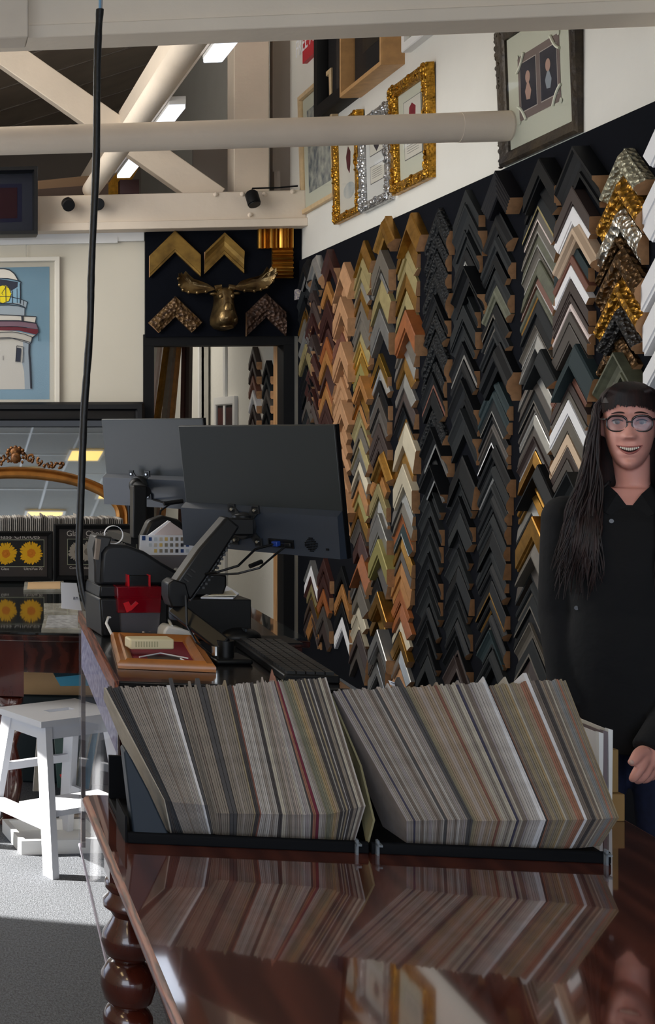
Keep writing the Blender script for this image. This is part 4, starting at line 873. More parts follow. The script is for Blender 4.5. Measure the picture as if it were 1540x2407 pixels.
# red and clear box
fr, t = desk_thing('donation_box', 'small acrylic box with a red lid, black slot tab and folded notes and coins inside', 'box', 330, 1499)
Db = fr.D
M_racr = mat('red_acrylic', (120, 8, 24), 0.08, alpha=0.86, coat=0.5); M_cacr = mat('clear_box_acrylic', (225, 220, 232), 0.05, alpha=0.09, spec=0.9)
slab(fr, 'clear_body', [(287, 1498), (374, 1498), (376, 1440), (284, 1440)], Db, .09, M_cacr, t)
slab(fr, 'red_lid', [(278, 1441), (378, 1441), (381, 1379), (275, 1379)], Db-.005, .10, M_racr, t, .002)
slab(fr, 'slot_tab', [(305, 1384), (350, 1384), (350, 1353), (304, 1353)], Db+.02, .02, M_black, t, .002)
slab(fr, 'red_tab_edge', [(300, 1384), (305, 1384), (304, 1351), (300, 1351)], Db+.015, .03, mat('red_bright', (196, 30, 40), 0.2), t); slab(fr, 'red_tab_edge', [(350, 1384), (354, 1384), (354, 1351), (350, 1351)], Db+.015, .03, mat('red_bright', (196, 30, 40), 0.2), t)
slab(fr, 'red_ribbon', [(290, 1418), (303, 1414), (308, 1425), (320, 1414), (326, 1418), (310, 1434), (298, 1440)], Db-.008, .004, mat('red_bright', (196, 30, 40), 0.2), t)
tg = thing('folded_note', 'lilac folded note with a ring mark inside the clear box', 'note', fr.M); slab(fr, 'note_sheet', [(309, 1487), (363, 1489), (364, 1447), (311, 1445)], Db+.02, .003, mat('lilac_paper', (186, 168, 220), 0.6), tg)
MB().lathe([(.009, 0), (.012, 0), (.012, .001), (.009, .001)], (0, 0, 0), 20, 0, 'y').build('ring_mark', mat('mauve_ink', (130, 110, 160), 0.6), tg, T(fr.p(351, 1473, Db+.018)))
tg = thing('pen', 'pale violet marker standing slanted inside the clear box', 'pen', fr.M); MB().tube([fr.p(288, 1478, Db+.03), fr.p(297, 1446, Db+.03), fr.p(302, 1430, Db+.03)], [.002, .006, .006], 10).build('barrel', mat('violet_barrel', (210, 180, 226), 0.4), tg)
R_ = random.Random(9)
for i in range(14):
    px = 292+i*6+R_.uniform(-2, 2); c = fr.p(px, 1494-R_.uniform(0, 8), Db+.02+R_.uniform(0, .05))
    o = MB().lathe([(0, 0), (.010, 0), (.010, .002), (0, .002)], n=16).build('coin', mat('coin_metal', (176, 150, 120), 0.3, 0.9), None, fr.M @ T(c) @ Rx(R_.uniform(-50, 50)) @ Rz(R_.uniform(0, 90)))
    tag(o, 'small coin lying among others in the bottom of the clear box', 'coin', 'coins in the clear box')
# white adapter with a cable
fr, t = desk_thing('power_adapter', 'white rounded power adapter with a looping white cable beside the red box', 'adapter', 410, 1506)
slab(fr, 'adapter_body', [(383, 1503), (386, 1482), (396, 1470), (430, 1478), (462, 1490), (440, 1505)], fr.D, .06, M_white, t, .006)
MB().tube([fr.p(*p) for p in ((275, 1510, 3.44), (262, 1490, 3.46), (250, 1465, 3.48), (254, 1452, 3.5), (280, 1447, 3.52), (330, 1447, 3.66), (380, 1448, 3.6), (398, 1460, 3.5), (404, 1472, 3.45))], .0038, 8).build('cable', M_white, t, None, 60)
# timber frame lying flat with a red mat, a cream box on it
c = onZ(375, 1575, DZk)
p0_ = onZ(277, 1572, DZk); p3_ = onZ(260, 1503, DZk); hv = p3_-p0_; ey = hv.normalized(); ex = Vector((ey.y, -ey.x, 0)); w_, h_ = .222, hv.length; ctr = p0_+hv/2+ex*w_/2
t = thing('wooden_frame', 'honey timber frame lying flat on the desk around a dark red mat', 'picture frame', frameM(Vector((ctr.x, ctr.y, DZk+.001)), ex, ey, (0, 0, 1)))
fo = MB().loop(w_, h_, [(0, 0), (0, .012), (.006, .020), (.018, .017), (.022, .022), (.036, .014), (.04, .006), (.04, 0)]).build('frame', mat('honey_timber', (172, 108, 46), 0.35, coat=0.3, noise=(12, 0.25)), t, None, 40)
B((-w_/2+.035, -h_/2+.035, 0), (w_/2-.035, h_/2-.035, .006), 'red_mat', mat('crimson_mat', (128, 14, 40), 0.7), t)
B((-.035, -.16, .006), (.045, -.05, .0075), 'dark_card', mat('dark_maroon_card', (40, 12, 20), 0.5), t); MB().tube([(-.055, -.10, .009), (0, -.03, .009), (.06, -.09, .009)], .0018, 6).build('pale_thread', M_paper, t); MB().tube([(.042, -.10, .009), (.052, -.15, .009)], .0022, 6).build('pale_thread', M_paper, t)
fr, t = img_thing('cream_box', 'small cream carton lying on the timber frame', 'box', 358, 1527, 3.32)
q0 = onZ(358, 1527, DZk+.022); t.matrix_world = frameM(q0, RV, FV, UV); kk = 3.3/F
bevel(MB().box((-50*kk, 0, 0), (50*kk, .05, .026)).build('carton', mat('cream_card', (214, 204, 168), 0.5), t), .004)
for i in range(9): MB().box(((-38+i*6)*kk, -.0006, .006), ((-35+i*6)*kk, 0, .02)).build('barcode_bar', mat('faded_print', (170, 164, 130), 0.6), t)
# black box behind the arm with papers on it
fr, t = desk_thing('black_case', 'plain black box behind the monitor arm', 'box', 520, 1505)
slab(fr, 'case_body', [(430, 1505), (591, 1505), (591, 1409), (430, 1409)], fr.D, .30, M_black, t, .003)
DB2 = fr.D
fr, t = img_thing('card_reader', 'squat black device on the black box behind the monitor arm', 'device', 500, 1400, DB2+.05)
slab(fr, 'device_body', [(440, 1402), (525, 1402), (534, 1378), (534, 1352), (500, 1345), (440, 1345)], DB2+.05, .12, M_black, t, .006)
zb2 = fr.o.z
fr, t = img_thing('paper_stack', 'loose white papers on top of the black box', 'paper', 500, 1408, DB2)
MB().prism([fr.p(472, 1407, DB2+.01), fr.p(548, 1408, DB2+.01), fr.p(562, 1398, DB2+.12), fr.p(530, 1378, DB2+.2)], (0, 0, .004)).build('sheet', M_paper, t)
MB().prism([fr.p(490, 1404, DB2+.03)+Vector((0, 0, .004)), fr.p(556, 1404, DB2+.02)+Vector((0, 0, .004)), fr.p(545, 1392, DB2+.14)+Vector((0, 0, .004))], (0, 0, .002)).build('sheet', mat('cream_sheet', (222, 216, 196), 0.7), t)
# colour chart card with a folded top, beyond the lid
fr, t = img_thing('grey_box', 'grey box on the desk behind the receipt printer, under the colour chart', 'box', 440, 1306, 3.86)
slab(fr, 'box_body', [(352, 1306), (482, 1306), (482, 1306+150), (352, 1306+150)], 3.86, .12, mat('grey_stand', (96, 92, 96), 0.6), t, .003)
fr, t = img_thing('colour_chart', 'white card printed with rows of colour swatches standing behind the receipt printer', 'card', 395, 1306, 3.88)
slab(fr, 'chart_card', [(328, 1302), (330, 1258), (448, 1258), (450, 1272), (462, 1274), (460, 1306), (345, 1306)], 3.88, .003, M_paper, t)
swc = [(40, 70, 130), (200, 208, 214), (206, 196, 180), (214, 184, 110), (150, 140, 120), (120, 118, 112), (130, 116, 100), (52, 52, 60)]
for r_ in range(3):
    for c_ in range(8):
        x = 350+c_*12.5; y = 1263+r_*14
        if r_ == 2 and c_ == 0: continue
        slab(fr, 'swatch', [(x, y+8), (x+7, y+8), (x+7, y), (x, y)], 3.878, .001, mat('sw_%d' % ((c_+r_) % 8), swc[(c_+r_*0) % 8], 0.7), t)
slab(fr, 'swatch', [(334, 1270), (342, 1270), (342, 1260), (334, 1260)], 3.878, .001, mat('sw_b', (30, 64, 120), 0.7), t)
fr, t = img_thing('folded_card', 'pale pink card folded like a little roof behind the colour chart', 'card', 395, 1258, 3.9)
slab(fr, 'card_front', [(362, 1306), (362, 1258), (400, 1226), (446, 1258), (446, 1306)], 3.9, .003, mat('pale_pink_card', (206, 192, 190), 0.7), t); slab(fr, 'card_back', [(350, 1258), (396, 1224), (402, 1226), (364, 1259), (364, 1306), (350, 1306)], 3.91, .01, M_paper, t)
fr, t = img_thing('printer_case', 'dark device casing behind the pink folded card', 'device', 400, 1306, 3.94)
slab(fr, 'casing', [(335, 1306), (335, 1262), (352, 1224), (385, 1212), (425, 1222), (452, 1262), (452, 1306)], 3.94, .05, M_black, t, .01)
# keyboard and mouse
def frame_on(pts, z):
    P_ = [onZ(x, y, z) for x, y in pts]; return P_
kb = frame_on([(668, 1592), (762, 1592), (640, 1505), (545, 1512)], DZk+.012)
ex = (kb[1]-kb[0]); ey = ((kb[3]-kb[0])+(kb[2]-kb[1]))/2; kl = ey.length; eyn = ey.normalized(); exn = Vector((eyn.y, -eyn.x, 0)); kw = abs(ex.dot(exn))
t = thing('keyboard', 'black keyboard lying lengthwise on the desk beside the monitor arm', 'keyboard', frameM(Vector((kb[0].x, kb[0].y, DZk)), exn, eyn, (0, 0, 1)))
kw = min(max(kw, .12), .15)
B((0, 0, .0), (kw, kl, .018), 'keyboard_base', M_black, t, .003)
mb = MB()
nk = 18
for i in range(5):
    for j in range(nk):
        x0_ = .008+i*(kw-.016)/5; y0_ = .01+j*(kl-.02)/nk; mb.box((x0_+.0015, y0_+.0015, .018), (x0_+(kw-.016)/5-.0015, y0_+(kl-.02)/nk-.0015, .024))
tag(mb.build('keys', mat('key_black', (34, 36, 38), 0.5), t), None, None, None, 'stuff')
t = thing('mouse', 'black mouse on the desk behind the keyboard', 'mouse', frameM(onZ(580, 1512, DZk), RV, FV, UV)); MB().ball((0, .04, .008), (.055, .035, .028), 20, 12).build('mouse_body', M_black, t, None, 60); MB().box((-.002, .005, .03), (.002, .03, .037)).build('scroll_wheel', M_slate, t)
tag(B((-.10, -.02, 0), (.12, .1, .004), 'desk_pad', M_blackm, None, 0, frameM(onZ(600, 1512, DZk), RV, FV, UV)), 'thin black pad under the mouse', 'pad')

# ================================================================== MONITORS
def monitor(name, label, TL, TR, BR, hgt, vesa, step=.36):
    a, b_, c = atD(*TL), atD(*TR), atD(*BR)
    ex = b_-a; w = ex.length; ex.normalize(); ez = (b_-c); h = ez.length; ez = (ez-ex*ez.dot(ex)).normalized(); ey = ez.cross(ex)
    M = frameM(a, ex, ey, ez); t = thing(name, label, 'monitor', M)
    Mg = mat('monitor_back_grey', (38, 43, 44), 0.42, noise=(2, 0.03)); Mg2 = mat('monitor_lower_slate', (50, 57, 68), 0.42)
    B((0, 0, -h), (w, .012, 0), 'panel', Mg, t, .003)
    mb = MB(); y0 = -h*(1-step)
    mb.add([(0, -.001, y0), (w, -.001, y0), (w, -.022, y0-.012), (0, -.022, y0-.012), (0, -.026, -h+.004), (w, -.026, -h+.004), (0, 0, -h), (w, 0, -h)], [(0, 1, 2, 3), (3, 2, 5, 4), (4, 5, 7, 6), (0, 3, 4, 6), (1, 7, 5, 2)])
    mb.build('lower_housing', Mg2, t)
    B((.004, .012, -h+.01), (w-.004, .014, -.004), 'screen', mat('screen_black', (8, 8, 9), 0.15), t)
    B((w-.001, -.0, -h), (w+.002, .016, 0), 'side_bezel', M_black, t)
    vx, vz = vesa[0]*w, -vesa[1]*h
    v = MB()
    for s1 in (-1, 1):
        for s2 in (-1, 1):
            v.prism([(vx+s1*.012, -.027, vz+s2*.0), (vx, -.027, vz+s2*.012), (vx+s1*.030, -.027, vz+s2*.052), (vx+s1*.046, -.027, vz+s2*.052), (vx+s1*.046, -.027, vz+s2*.036)], (0, -.005, 0))
            v.box((vx+s1*.038-.011, -.032, vz+s2*.044-.011), (vx+s1*.038+.011, -.026, vz+s2*.044+.011))
    v.box((vx-.028, -.034, vz-.028), (vx+.028, -.026, vz+.028)); v.lathe([(0, -.05), (.032, -.05), (.036, -.045), (.036, -.03), (0, -.03)], (vx, 0, vz), 28, 0, 'y')
    v.build('mounting_plate', mat('plate_black', (34, 36, 38), 0.35), t, None, 40)
    for s1 in (-1, 1):
        for s2 in (-1, 1): MB().lathe([(0, -.036), (.004, -.036), (.005, -.032), (0, -.032)], (vx+s1*.036, 0, vz+s2*.042), 12, 0, 'y').build('screw', M_steel, t)
    return t, w, h, M, (vx, vz)
tA, wA, hA, MA, vA = monitor('monitor', 'large dark grey monitor seen from behind, the nearer of two, on a jointed arm', (418, 1001, 3.59), (786, 998, 3.17), (818, 1314, 3.19), 0, (.445, .78))
MB().loop(.075, .022, [(0, 0), (0, .004), (.003, .004), (.003, .001), (.01, .001)]).build('port_recess', M_black, tA, frameM(Vector((wA*.66, -.026, -hA*.905)), (1, 0, 0), (0, 0, 1), (0, -1, 0)))
B((wA*.62, -.042, -hA*.925), (wA*.655, -.026, -hA*.885), 'blue_plug', mat('blue_plug', (28, 60, 140), 0.4), tA, .002); B((wA*.69, -.038, -hA*.925), (wA*.73, -.026, -hA*.89), 'black_plug', M_black, tA, .002)
mb = MB()
for i in range(-4, 5):
    for j in range(-4, 5):
        if i*i+j*j < 18: mb.box((wA*.84+i*.0042-.0012, -.0285, -hA*.895+j*.0042-.0012), (wA*.84+i*.0042+.0012, -.0255, -hA*.895+j*.0042+.0012))
mb.build('speaker_grille', M_blackm, tA); B((wA*.925, -.028, -hA*.93), (wA*.94, -.0255, -hA*.915), 'lock_slot', M_blackm, tA)
tB, wB, hB, MBm, vB = monitor('monitor', 'dark grey monitor seen from behind, the farther and smaller-looking one at the left', (238, 985, 5.02), (476, 983, 4.62), (496, 1200, 4.64), 0, (.40, .74))

# arm of the near monitor
def W2(M, x, y, z): return M @ Vector((x, y, z))
va = W2(MA, vA[0], -.05, vA[1])
tr = thing('monitor_stand', 'black gas-spring arm clamped to the desk and carrying the nearer monitor', 'monitor arm', frameM(onZ(535, 1552, DZk), RV, FV, UV))
frA = Face(535, 1552, F*(EYE-DZk)/552.0)
def wl(v): q_ = v-frA.o; return Vector((q_.dot(RV), q_.dot(FV), q_.z))
def box_link(mb, a, b, w, h, up=Vector((0, -1, 0))):
    d = (b-a).normalized(); s_ = d.cross(up).normalized(); u_ = s_.cross(d)
    mb.prism([a-s_*w-u_*h, a+s_*w-u_*h, a+s_*w+u_*h, a-s_*w+u_*h], b-a)
vl = wl(va); Dv = 3.30
e1 = frA.p(531, 1238, Dv); e2 = frA.p(420, 1392, 3.27); post_t = frA.p(524, 1520, 3.13)
o = MB().lathe([(0, -.022), (.02, -.022), (.022, -.02), (.022, .03), (0, .03)], n=20).build('swivel', M_black, tr, T((vl+Vector((0, -.012, 0)))), 40)
mb = MB(); mb.tube([vl+Vector((0, -.02, 0)), e1+Vector((.045, 0, 0))], .016, 14); mb.ball(vl+Vector((0, -.01, 0)), .025); mb.box(tuple(e1+Vector((-.01, -.02, -.02))), tuple(e1+Vector((.065, .02, .022)))); bevel(mb.build('tilt_joint', M_black, tr), .003)
mb = MB(); d = (e2-e1); d0_ = d.normalized(); nn = Vector((-d0_.z, 0, d0_.x)); 
pl = [e1-d0_*.02+nn*.022, e1-d0_*.02-nn*.022, e1+d*.45-nn*.032, e2-nn*.030, e2+nn*.030, e1+d*.45+nn*.028]
mb.prism([p+Vector((0, -.026, 0)) for p in pl], (0, .052, 0)); bevel(mb.build('spring_link', mat('arm_black', (15, 16, 18), 0.42), tr), .007)
mb = MB()
for i in range(12):
    c = e1+d*(.12+.06*i)+nn*(.026+.002*min(i, 6)); mb.box(tuple(c-Vector((.003, .022, .003))), tuple(c+Vector((.003, .022, .003))))
for i in range(3): c = e1+d*(.70+.07*i); mb.tube([c-nn*.02+Vector((0, -.028, 0)), c-nn*.005+Vector((0, -.028, 0))], .0025, 6)
mb.build('ridges', mat('arm_ridge', (60, 62, 64), 0.4), tr)
mb = MB(); mb.tube([e1+nn*.03+d*.1+Vector((0, -.0, 0)), e1+nn*.036+d*.5, e2+nn*.034], .006, 8); mb.build('cable_clip_rail', mat('arm_ridge', (60, 62, 64), 0.4), tr)
mb = MB(); jo = frA.p(418, 1400, 3.27); pts = [(396, 1372), (410, 1362), (438, 1372), (446, 1402), (440, 1428), (404, 1428), (396, 1404)]
mb.prism([frA.p(x, y, 3.24) for x, y in pts], (0, .06, 0)); bevel(mb.build('elbow_block', M_black, tr), .004)
mb = MB(); mb.lathe([(0, -.03), (.022, -.03), (.024, -.026), (.024, .0), (0, .0)], tuple(frA.p(420, 1428, 3.27)), 20); mb.build('elbow_pivot', M_slate, tr, None, 40)
mb = MB(); box_link(mb, frA.p(412, 1430, 3.27), frA.p(530, 1520, 3.13), .02, .016); bevel(mb.build('lower_link', M_black, tr), .004)
mb = MB(); mb.tube([frA.p(530, 1558, 3.13), frA.p(530, 1505, 3.13)], .02, 20); mb.build('post', M_black, tr, None, 40)
q0 = wl(onZ(535, 1555, DZk)); mb = MB(); mb.box((q0.x-.045, q0.y-.05, q0.z), (q0.x+.045, q0.y+.05, q0.z+.014)); bevel(mb.build('base_plate', M_black, tr), .006)
MB().lathe([(0, 0), (.009, 0), (.009, .022), (0, .022)], tuple(frA.p(507, 1540, 3.10)), 12).build('clamp_bolt', M_steel, tr)
mb = MB(); pA = wl(W2(MA, wA*.635, -.045, -hA*.905)); mb.tube([pA, pA+Vector((-.05, -.01, -.012)), frA.p(560, 1330, 3.22), frA.p(510, 1345, 3.22), frA.p(480, 1350, 3.26)], .0032, 8)
pB = wl(W2(MA, wA*.70, -.04, -hA*.92)); mb.tube([pB, pB+Vector((-.03, -.01, -.02)), frA.p(610, 1335, 3.2), frA.p(560, 1348, 3.22), frA.p(490, 1352, 3.26)], .0028, 8)
mb.tube([frA.p(615, 1320, 3.235), frA.p(588, 1331, 3.22)], .006, 8); mb.tube([frA.p(437, 1400, 3.22), frA.p(440, 1470, 3.2), frA.p(462, 1510, 3.15), frA.p(505, 1545, 3.12)], .003, 8)
cb_ = mb.build('monitor_cable', M_black, None, tr.matrix_world.copy()); tag(cb_, 'black cables from the nearer monitor draping to its arm', 'cable')
# arm of the far monitor
vb = W2(MBm, vB[0], -.05, vB[1]); frB = Face(318, 1310, 4.78)
tr2 = thing('monitor_stand', 'upright black arm carrying the farther monitor, behind the receipt printer', 'monitor arm', frB.M)
def wb(v): q_ = v-frB.o; return Vector((q_.dot(RV), q_.dot(FV), q_.z))
vv = wb(vb); tpp = frB.p(322, 1150, 4.74)
mb = MB(); mb.ball(vv, .03); mb.tube([vv, tpp+Vector((.03, 0, -.01))], .022, 14); mb.build('tilt_joint', M_black, tr2, None, 50)
zf = -(frB.o.z-TZ)
mb = MB(); mb.box((tpp.x-.02, tpp.y-.025, frB.p(318, 1262, 4.78).z), (tpp.x+.03, tpp.y+.025, tpp.z+.015)); bevel(mb.build('upper_link', M_black, tr2), .005)
mb = MB(); mb.tube([(0, 0.28, zf+.0), (0, 0.28, frB.p(318, 1270, 4.78).z)], .022, 14); mb.box((-.05, .23, zf), (.05, .33, zf+.012)); mb.box((-.022, -.02, frB.p(318, 1278, 4.78).z), (.022, .30, frB.p(318, 1262, 4.78).z)); mb.build('post', M_black, tr2)
mb = MB(); q1 = wb(W2(MBm, wB*.52, -.03, -hB*.90)); mb.tube([q1, frB.p(400, 1185, 4.68), frB.p(378, 1200, 4.68), frB.p(372, 1225, 4.7), frB.p(350, 1240, 4.72), frB.p(330, 1244, 4.74)], .004, 8); mb.tube([frB.p(385, 1184, 4.66), frB.p(430, 1178, 4.66)], .008, 8)
tag(mb.build('monitor_cable', M_black, None, tr2.matrix_world.copy()), 'black cable hanging below the farther monitor', 'cable')

# ================================================================== HANGING CABLE
cps = [(236, -60, 3.75), (235, 22, 3.75), (230, 110, 3.75), (228, 220, 3.75), (226, 380, 3.75), (218, 560, 3.75), (214, 660, 3.75), (212, 760, 3.75), (204, 880, 3.75), (198, 960, 3.75), (194, 1060, 3.74), (190, 1170, 3.72), (186, 1290, 3.7), (189, 1350, 3.69), (198, 1400, 3.68), (215, 1445, 3.66), (238, 1482, 3.6), (262, 1506, 3.5)]
P_ = [atD(*c) for c in cps]
def smooth_path(P, k=5):
    out = []
    for i in range(len(P)-1):
        p0 = P[max(i-1, 0)]; p1 = P[i]; p2 = P[i+1]; p3 = P[min(i+2, len(P)-1)]
        for j in range(k):
            u = j/k; out.append(0.5*((2*p1)+(p2-p0)*u+(2*p0-5*p1+4*p2-p3)*u*u+(3*p1-p0-3*p2+p3)*u**3))
    return out+[P[-1]]
t = thing('hanging_cable', 'thick black sleeved cable hanging from the ceiling down to the desk', 'cable', T(P_[1]))
sp_ = smooth_path(P_[1:]); R_ = random.Random(2)
MB().tube([p-P_[1] for p in sp_], [.0105+R_.uniform(-.0007, .0009) for _ in sp_], 12).build('sleeve', mat('cable_sleeve', (10, 11, 13), 0.45, bump=('n', 60, 0.4, 0.004)), t, None, 60)
MB().tube([Vector((0, 0, 0)), P_[0]-P_[1], P_[0]-P_[1]+Vector((0, 0, .4))], .004, 8).build('blue_core', mat('pale_blue_core', (120, 160, 190), 0.5), t)
MB().tube([Vector((.004, 0, -.0)), P_[0]-P_[1]+Vector((.006, 0, 0)), P_[0]-P_[1]+Vector((.006, 0, .4))], .003, 8).build('grey_core', mat('grey_core', (150, 150, 150), 0.5), t)

# ================================================================== FRONT TABLE
FZ = .76
X0, X1, Y0, Y1 = .318, 1.385, .9, 2.815
ft = thing('front_table', 'large polished mahogany table with a worn edge and turned legs in the foreground', 'table', (X0, Y0, 0))
w_, d_ = X1-X0, Y1-Y0
def rrect(x0, y0, x1, y1, r, n=6):
    pts = []
    for cx, cy, a0 in ((x1-r, y0+r, -pi/2), (x1-r, y1-r, 0), (x0+r, y1-r, pi/2), (x0+r, y0+r, pi)):
        pts += [(cx+r*cos(a0+pi/2*i/n), cy+r*sin(a0+pi/2*i/n)) for i in range(n+1)]
    return pts
mb = MB(); mb.prism([(x, y, FZ-.006) for x, y in rrect(.012, .012, w_-.012, d_-.012, .02)], (0, 0, .006)); mb.build('polished_top', M_tabtop, ft)
mb = MB()
lv = [(.014, FZ), (.004, FZ-.003), (0, FZ-.010), (.002, FZ-.018), (.012, FZ-.026), (.02, FZ-.034), (.03, FZ-.036)]
n_ = len(rrect(0, 0, 1, 1, .02)); vs = []
for ins, z in lv: vs += [(x, y, z-.0005) for x, y in rrect(ins, ins, w_-ins, d_-ins, .022)]
mb.add(vs, [(i*n_+j, i*n_+(j+1) % n_, (i+1)*n_+(j+1) % n_, (i+1)*n_+j) for i in range(len(lv)-1) for j in range(n_)]+[tuple(range((len(lv)-1)*n_, len(lv)*n_))])
mb.build('moulded_edge', M_edge, ft, None, 50)
for nm, a, b_ in (('apron', (.09, .09, FZ-.13), (.115, d_-.09, FZ-.036)), ('apron', (w_-.115, .09, FZ-.13), (w_-.09, d_-.09, FZ-.036)), ('apron', (.09, d_-.115, FZ-.13), (w_-.09, d_-.09, FZ-.036))):
    B(a, b_, nm, M_mahog, ft)
lp = onZ(288, 2300, .40)
prf = [(.038, .62), (.046, .612), (.046, .598), (.038, .59), (.040, .583), (.050, .572), (.050, .560), (.036, .55), (.030, .54), (.034, .53), (.050, .505), (.053, .485), (.045, .462), (.030, .45), (.040, .443), (.054, .42), (.055, .395), (.048, .37), (.034, .357), (.042, .35), (.05, .335), (.05, .318), (.04, .306), (.034, .30), (.046, .29), (.06, .25), (.062, .20), (.05, .13), (.036, .1), (.046, .09), (.046, .07), (.03, .05), (.028, 0.0)]
for (x, y) in ((.082, d_-.105), (w_-.098, d_-.105), (.098, .105), (w_-.098, .105)):
    mb = MB(); mb.box((x-.042, y-.042, .62), (x+.042, y+.042, FZ-.036)); mb.lathe(prf, (x, y, 0), 32); mb.build('leg', M_mahog2, ft, None, 50)

# ================================================================== SAMPLE RACKS
M_rack = mat('rack_black', (8, 10, 14), 0.7, spec=0.12); M_wedge = mat('rack_wedge', (26, 38, 50), 0.55)
FY = 2.485
def rack(label, xa, xb, yb_px, wedge, side):
    a = onY(xa, yb_px, FY); b_ = onY(xb, yb_px, FY); t = thing('sample_rack', label, 'rack', (a.x, FY, FZ))
    L_ = b_.x-a.x
    mb = MB(); mb.prism([(0, 0, 0), (0, .27, 0), (0, .27, .012), (0, .03, .012), (0, .004, .022), (0, 0, .018)], (L_, 0, 0)); bevel(mb.build('tray', M_rack, t), .002)
    mb = MB(); mb.box((0, .255, .012), (L_, .265, .10)); mb.build('back_rail', M_rack, t)
    if wedge:
        P = [onY(x, y, FY+.004)-Vector((a.x, FY, FZ)) for x, y in ((316, 1984), (404, 1984), (398, 1965), (350, 1860), (312, 1788), (297, 1763), (291, 1768))]
        mb = MB(); mb.prism([Vector((p.x, .004, max(p.z, .001))) for p in P], (0, .05, 0)); bevel(mb.build('bookend', M_wedge, t), .003)
        mb = MB(); mb.box((-.004, .004, .0), (.0, .12, .05)); mb.build('end_plate', M_rack, t)
    else:
        mb = MB(); mb.prism([(0, .0, .0), (0, .25, .0), (0, .25, .16), (0, .2, .16)], (.006, 0, 0)); mb.build('end_plate', M_rack, t)
    for q in side:
        c = onY(q, 2000, FY-.004)-Vector((a.x, FY, FZ)); mb = MB(); mb.box((c.x-.002, -.010, 0), (c.x+.002, -.001, .028)); mb.box((c.x-.002, -.016, 0.018), (c.x+.006, -.001, .022)); mb.build('clear_clip', mat('clip_clear', (140, 150, 160), 0.2, alpha=0.5), t)
    return t
rack('black tray rack at the left of the front table, full of leaning mat boards', 300, 868, 2003, True, (838,))
rack('black tray rack at the right of the front table, full of leaning mat boards', 874, 1438, 2022, False, (887, 1424))
BC = {}
def bm_(name, rgb):
    rgb = tuple(.86*(.72*v+.28*t) for v, t in zip(rgb, (140, 131, 124))) if name not in ('bright white', 'maroon') else tuple(v*.85 for v in rgb)
    BC[name] = mat('matboard_'+name.replace(' ', '_'), rgb, 0.9, noise=(45, 0.12), stretch=(1, 1, 1)); return BC[name]
for nm, c in (('cream', (216, 208, 192)), ('navy black', (26, 32, 42)), ('warm grey', (158, 150, 144)), ('taupe', (140, 131, 120)), ('dark slate', (56, 58, 64)), ('light grey', (186, 182, 178)), ('pinkish beige', (186, 172, 164)), ('brown grey', (118, 106, 98)),
              ('maroon', (112, 36, 58)), ('olive', (134, 130, 104)), ('green grey', (108, 112, 94)), ('yellow tan', (176, 150, 104)), ('charcoal', (44, 42, 46)), ('ivory', (206, 200, 184)), ('mauve grey', (168, 160, 164)), ('navy', (36, 38, 72)), ('tan', (168, 146, 122)),
              ('red brown', (130, 72, 58)), ('bright white', (232, 232, 236)), ('rust', (160, 104, 78)), ('blue grey', (136, 144, 150)), ('khaki', (156, 142, 112)), ('terracotta', (178, 112, 88)), ('white', (212, 208, 206))): bm_(nm, c)
def seqL():
    s = ['cream', 'navy black', 'charcoal', 'navy black', 'navy black', 'navy black']
    s += ['warm grey']*5+['brown grey']+['warm grey']*4+['light grey', 'mauve grey', 'light grey', 'bright white', 'dark slate']
    s += ['taupe', 'taupe', 'taupe', 'brown grey', 'taupe', 'taupe', 'taupe', 'dark slate', 'dark slate', 'taupe', 'taupe', 'warm grey', 'taupe', 'taupe', 'khaki', 'charcoal', 'red brown']
    s += ['white', 'light grey', 'white', 'warm grey', 'light grey', 'charcoal', 'ivory', 'warm grey', 'taupe', 'pinkish beige', 'warm grey', 'pinkish beige', 'ivory', 'light grey', 'white', 'mauve grey', 'light grey', 'charcoal', 'terracotta', 'rust', 'maroon', 'light grey', 'warm grey', 'olive', 'green grey', 'green grey', 'olive', 'yellow tan', 'yellow tan', 'tan', 'khaki']
    s += ['charcoal', 'ivory', 'charcoal', 'khaki', 'charcoal', 'white', 'charcoal', 'taupe', 'charcoal', 'ivory', 'brown grey', 'white']
    return s
def seqR():
    s = ['mauve grey', 'light grey', 'warm grey', 'navy', 'warm grey', 'light grey', 'brown grey', 'light grey', 'warm grey', 'mauve grey', 'light grey', 'warm grey', 'pinkish beige', 'brown grey', 'warm grey', 'light grey', 'dark slate', 'pinkish beige', 'light grey', 'warm grey', 'brown grey', 'light grey', 'white', 'warm grey', 'mauve grey', 'warm grey', 'dark slate', 'dark slate', 'olive', 'khaki']
    s += ['tan', 'pinkish beige', 'tan', 'tan', 'pinkish beige', 'tan', 'red brown', 'tan', 'pinkish beige', 'ivory', 'warm grey', 'taupe', 'ivory', 'navy', 'warm grey', 'ivory', 'brown grey', 'mauve grey', 'light grey', 'white', 'white', 'bright white', 'bright white', 'charcoal']
    s += ['rust', 'brown grey', 'khaki', 'taupe', 'khaki', 'yellow tan', 'ivory', 'taupe', 'khaki', 'tan', 'tan', 'terracotta', 'rust', 'bright white', 'brown grey', 'charcoal', 'taupe', 'tan', 'brown grey', 'ivory', 'taupe', 'warm grey', 'blue grey', 'blue grey', 'taupe', 'terracotta', 'taupe', 'khaki', 'taupe', 'khaki']
    return s
tw = ('taupe', 'warm grey', 'tan', 'khaki', 'light grey', 'brown grey', 'mauve grey', 'pinkish beige', 'green grey', 'olive', 'charcoal', 'ivory', 'rust', 'white'); tab2 = {}
